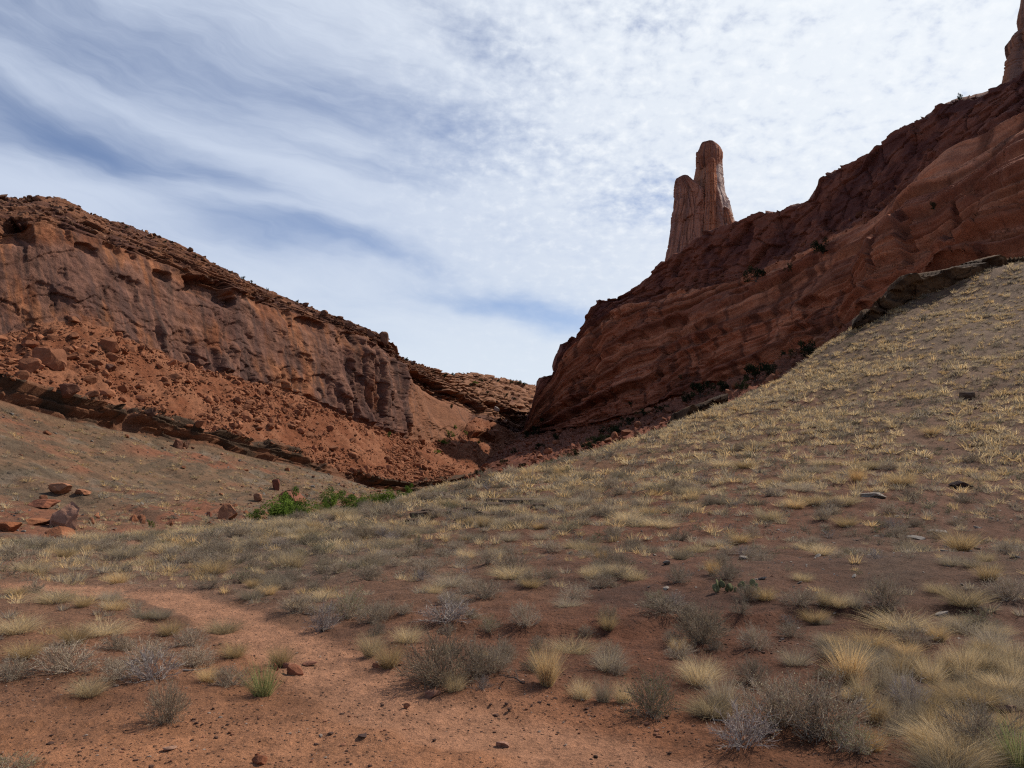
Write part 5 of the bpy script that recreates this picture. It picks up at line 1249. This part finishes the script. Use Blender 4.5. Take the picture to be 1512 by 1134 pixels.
# --- dead branches on the soil
def tube(pl, r0, r1, n=6):
    pl = np.asarray(pl, float); V, Fs = [], []
    for i, p in enumerate(pl):
        t = pl[min(i + 1, len(pl) - 1)] - pl[max(i - 1, 0)]; t /= np.linalg.norm(t) + 1e-9
        u = np.cross(t, (0.3, .2, .93)); u /= np.linalg.norm(u) + 1e-9; v = np.cross(t, u); r = r0 + (r1 - r0) * i / (len(pl) - 1)
        for k in range(n): V.append(p + (u * math.cos(6.283 * k / n) + v * math.sin(6.283 * k / n)) * r)
    for i in range(len(pl) - 1):
        for k in range(n): Fs.append((i * n + k, i * n + (k + 1) % n, (i + 1) * n + (k + 1) % n, (i + 1) * n + k))
    return np.array(V), np.array(Fs)
def branch(px, py, L, label, ang=0.0, col=(.46, .40, .34), r=.008, forks=2):
    p = ground_hit(px, py); rg = np.random.default_rng(int(px * 3 + py)); Vs, Fs, off = [], [], 0
    def one(st, a, L, r, up):
        pl = [st]; d = a
        for _ in range(6):
            d += rg.normal() * .35; q_ = pl[-1] + np.array([math.cos(d), math.sin(d), up + rg.normal() * .15]) * L / 6
            q_[2] = max(q_[2], r * .6); pl.append(q_)
        return pl
    pl = one(np.array([0, 0, r]), ang, L, r, .12); parts = [(pl, r, r * .35)]
    for k in range(forks):
        j = rg.integers(1, 5); parts.append((one(pl[j], ang + rg.choice([-1, 1]) * rg.uniform(.4, 1.0), L * .5, r * .5, .35), r * .55, r * .2))
    for q_, a_, b_ in parts:
        V, Fc = tube(q_, a_, b_); Vs.append(V); Fs.append(Fc + off); off += len(V)
    V = np.concatenate(Vs); Fc = np.concatenate(Fs)
    o = add_obj("dead_branch", raw_mesh("dead_branch", V, Fc.ravel(), np.full(len(Fc), 4), True, np.tile(col, (len(V), 1))), M_BARK)
    o.location = p; tag(o, label, "dead branch")
branch(168, 994, .26, "curved pale dead branch lying left of the dead sagebrush", .3, r=.010)
branch(228, 998, .16, "short white stick standing at the foot of the dead sagebrush", 1.2, r=.008)
branch(270, 992, .22, "thin grey branch on the ground behind the golden tuft", -.2)
branch(1122, 1095, .30, "white forked twig in front of the silvery sagebrush", 1.0, r=.005, forks=3)
branch(1052, 1065, .16, "short grey stick on bare soil right of the greenish brown bush", -.5, r=.007)
branch(1235, 1112, .22, "thin pale upright stick below the tangled sagebrush", .6, r=.004)
branch(1340, 1040, .18, "broken white stem in the bare dark shrub", .4, r=.010)
branch(775, 1010, .22, "thin dark branch left of the tall fountain tuft", 3.0, col=(.2, .15, .12))
branch(475, 935, .12, "gnarled pale stump beside the trail bend", 1.0, r=.018, col=(.32, .25, .19))

# --- trees: junipers on the right wall and its talus, willows in the wash
def canopy(seed, n, lumps, leaf, cols, flat=.8):
    rg = np.random.default_rng(seed)
    cen = rg.normal(size=(lumps, 3)) * np.array([.46, .46, .28]) + np.array([0, 0, .55]); rad = rg.uniform(.22, .42, lumps)
    k = rg.integers(0, lumps, n); d = rg.normal(size=(n, 3)); d /= np.linalg.norm(d, axis=1)[:, None]
    p = cen[k] + d * (rad[k] * rg.random(n) ** .35)[:, None]; p[:, 2] = np.maximum(p[:, 2] * flat / .8, .02)
    a = rg.normal(size=(n, 3)); a /= np.linalg.norm(a, axis=1)[:, None]; b = np.cross(a, rg.normal(size=(n, 3))); b /= np.linalg.norm(b, axis=1)[:, None]
    s = leaf * rg.uniform(.6, 1.4, n)[:, None]
    V = np.stack([p - a * s, p + b * s * .6, p + a * s, p - b * s * .6], 1).reshape(-1, 3)
    kc = np.array([np.array(cols[j % len(cols)]) * f for j, f in zip(rg.integers(0, 9, lumps), rg.uniform(.75, 1.25, lumps))])
    C = (kc[k] * rg.uniform(.75, 1.25, (n, 1))).repeat(4, 0)
    return V, np.arange(4 * n), np.full(n, 4), C, cen
def tree_protos(name, seed, cnt, n, lumps, leaf, cols, mat, bark):
    out = []
    for j in range(cnt):
        V, Fc, cn, C, cen = canopy(seed + j, n, lumps, leaf, cols)
        cm = raw_mesh("crown", V, Fc, cn, True, C); cm.materials.append(mat)
        Vs, Fs, off = [], [], 0
        for c in cen[:7]:
            pl = [np.array([0, 0, -.15]), c * np.array([.3, .3, .45]), c * .95]; tv, tf = tube(pl, .05, .012, 5); Vs.append(tv); Fs.append(tf + off); off += len(tv)
        tv, tf = np.concatenate(Vs), np.concatenate(Fs)
        tm = raw_mesh("trunk", tv, tf.ravel(), np.full(len(tf), 4), True, np.tile(bark, (len(tv), 1))); tm.materials.append(M_BARK)
        out.append((cm, tm))
    return out
JUN = tree_protos("juniper", 1300, 4, 1500, 11, .055, ((.045, .058, .026), (.060, .072, .032), (.035, .045, .022)), M_JUNIPER, (.16, .12, .09))
WIL = tree_protos("willow", 1320, 4, 2600, 12, .042, ((.125, .19, .032), (.18, .25, .05), (.09, .14, .028)), M_GREEN, (.18, .14, .10))
def tree(name, px, py, w, h, which, protos, label, cat, group=None, lift=0.0):
    p = surf(px, py, which) if which != 'W' else np.array(at(px, py, lift))
    sc = math.hypot(p[0], p[1]) / F_PX; cm, tm = random.choice(protos)
    e = bpy.data.objects.new(name, None); COL.objects.link(e); e.location = p; e.empty_display_size = .5
    e.scale = (w * sc / 1.75, w * sc / 1.75, h * sc / 1.12); e.rotation_euler = (0, 0, random.uniform(0, 6.28))
    for nm, me in (("crown", cm), ("trunk", tm)):
        c = bpy.data.objects.new(nm, me); COL.objects.link(c); c.parent = e
    tag(e, label, cat, group)
for (px, py, w, h, lab) in [(1117, 414, 24, 20, "dark juniper alone on the sloping bench left of centre of the wall"), (1213, 372, 24, 19, "dark juniper high on the bench near its steep upper end"), (1166, 400, 10, 11, "small juniper between the two bench junipers"), (1198, 524, 30, 20, "wide juniper at the wall's foot just above the hill skyline"), (1164, 530, 18, 13, "small juniper left of the wide juniper at the wall's foot"),
        (1116, 562, 34, 26, "large dark juniper where the wall meets the hill skyline"), (1136, 552, 18, 16, "juniper touching the large dark juniper on its right"), (1034, 583, 28, 22, "juniper on talus above the dark ledge"), (1070, 577, 22, 14, "low juniper right of the one above the dark ledge"), (1488, 388, 28, 13, "flat juniper on the hill crest near the right edge"),
        (1012, 592, 18, 13, "small juniper left of the one above the dark ledge"), (1098, 575, 16, 12, "little juniper below the large dark juniper"), (1376, 305, 10, 9, "tiny juniper on the dark upper band of the wall"), (1415, 147, 7, 8, "lone tiny tree on the skyline of the right wall")]:
    tree("juniper", px, py, w, h, 'R' if py != 388 else 'G', JUN, lab, "juniper")
for (px, py, w, h) in [(975, 608, 18, 10), (950, 614, 16, 9), (905, 640, 34, 16), (880, 655, 22, 13), (870, 664, 24, 12), (850, 672, 16, 10), (925, 628, 18, 12), (895, 648, 20, 10), (822, 648, 12, 10), (795, 662, 14, 9), (792, 640, 9, 16), (778, 645, 10, 10), (800, 622, 8, 12), (712, 702, 9, 12), (704, 700, 8, 8), (760, 668, 10, 8), (745, 684, 10, 8), (735, 665, 9, 6), (840, 690, 14, 8), (810, 688, 12, 8), (770, 690, 9, 7), (750, 700, 10, 6), (932, 600, 9, 8), (1005, 560, 9, 8), (1185, 508, 9, 6)]:
    tree("shrub", px, py, w, h, 'R', JUN, "dark green bush among shaded rubble at the foot of the right wall", "bush", "dark bushes along the foot of the right wall")
for (px, py, w, h) in [(658, 556, 8, 6), (670, 556, 8, 6), (640, 550, 5, 4), (600, 533, 7, 5), (755, 566, 9, 5), (765, 567, 10, 5), (774, 570, 8, 4), (735, 562, 7, 4), (440, 447, 5, 4), (395, 429, 4, 4), (360, 410, 5, 5), (372, 416, 4, 4), (340, 402, 4, 3), (290, 379, 4, 4), (244, 358, 5, 4), (187, 338, 4, 4), (226, 352, 3, 3), (748, 585, 8, 5), (720, 580, 7, 4), (695, 570, 8, 4), (667, 602, 6, 6), (728, 598, 6, 4), (760, 590, 8, 4), (710, 562, 8, 4)]:
    tree("shrub", px, py, w, h, 'L', JUN, "tiny dark bush along the rim and ledges of the left cliff", "bush", "tiny bushes on the left rim")
for (px, py, w, h, Y, lab) in [(411, 771, 44, 32, 50, "tallest rounded green willow of the nearest willow thicket"), (443, 769, 40, 22, 50, "low spreading willow at the right end of the nearest thicket"), (379, 773, 22, 12, 49, "small willow at the left end of the nearest thicket"), (424, 772, 26, 36, 52, "upright willow in the middle of the nearest thicket"),
        (489, 752, 24, 23, 78, "round olive willow standing apart from the farther thicket"), (513, 754, 30, 18, 80, "left low willow of the farther green thicket"), (533, 753, 28, 18, 82, "middle willow of the farther green thicket"), (552, 750, 16, 14, 86, "dark small willow in the farther green thicket"), (567, 746, 26, 18, 92, "right willow of the farther green thicket"), (586, 743, 18, 11, 96, "low willow at the far right of the green thicket"), (603, 738, 15, 14, 104, "bright green willow farthest up the wash"), (480, 756, 12, 10, 74, "small green sprout in front of the round olive willow")]:
    tree("willow", px, py - 1, w * 1.5, h * .9 + 4, 'W', WIL, lab, "willow", None, Y)
for (px, py, w, h) in [(575, 762 - 118, 8, 6), (665, 645, 12, 8), (706, 655, 8, 5), (655, 655, 14, 8), (672, 632, 8, 6), (645, 668, 9, 5), (700, 568, 8, 4), (690, 640, 6, 5)]:
    tree("shrub", px, py, w, h, 'L', WIL, "small bright green bush in the mouth of the canyon", "bush", "green bushes in the canyon mouth")
for (px, py, w, h) in [(205, 791, 22, 7), (252, 786, 20, 6), (292, 783, 24, 6), (222, 778, 9, 8), (180, 795, 14, 5)]:
    tree("shrub", px, py, w, h, 'L', WIL, "low yellowish green weed patch at the edge of the wash", "weed", "green weeds along the wash edge")
print("objects", len(bpy.data.objects))
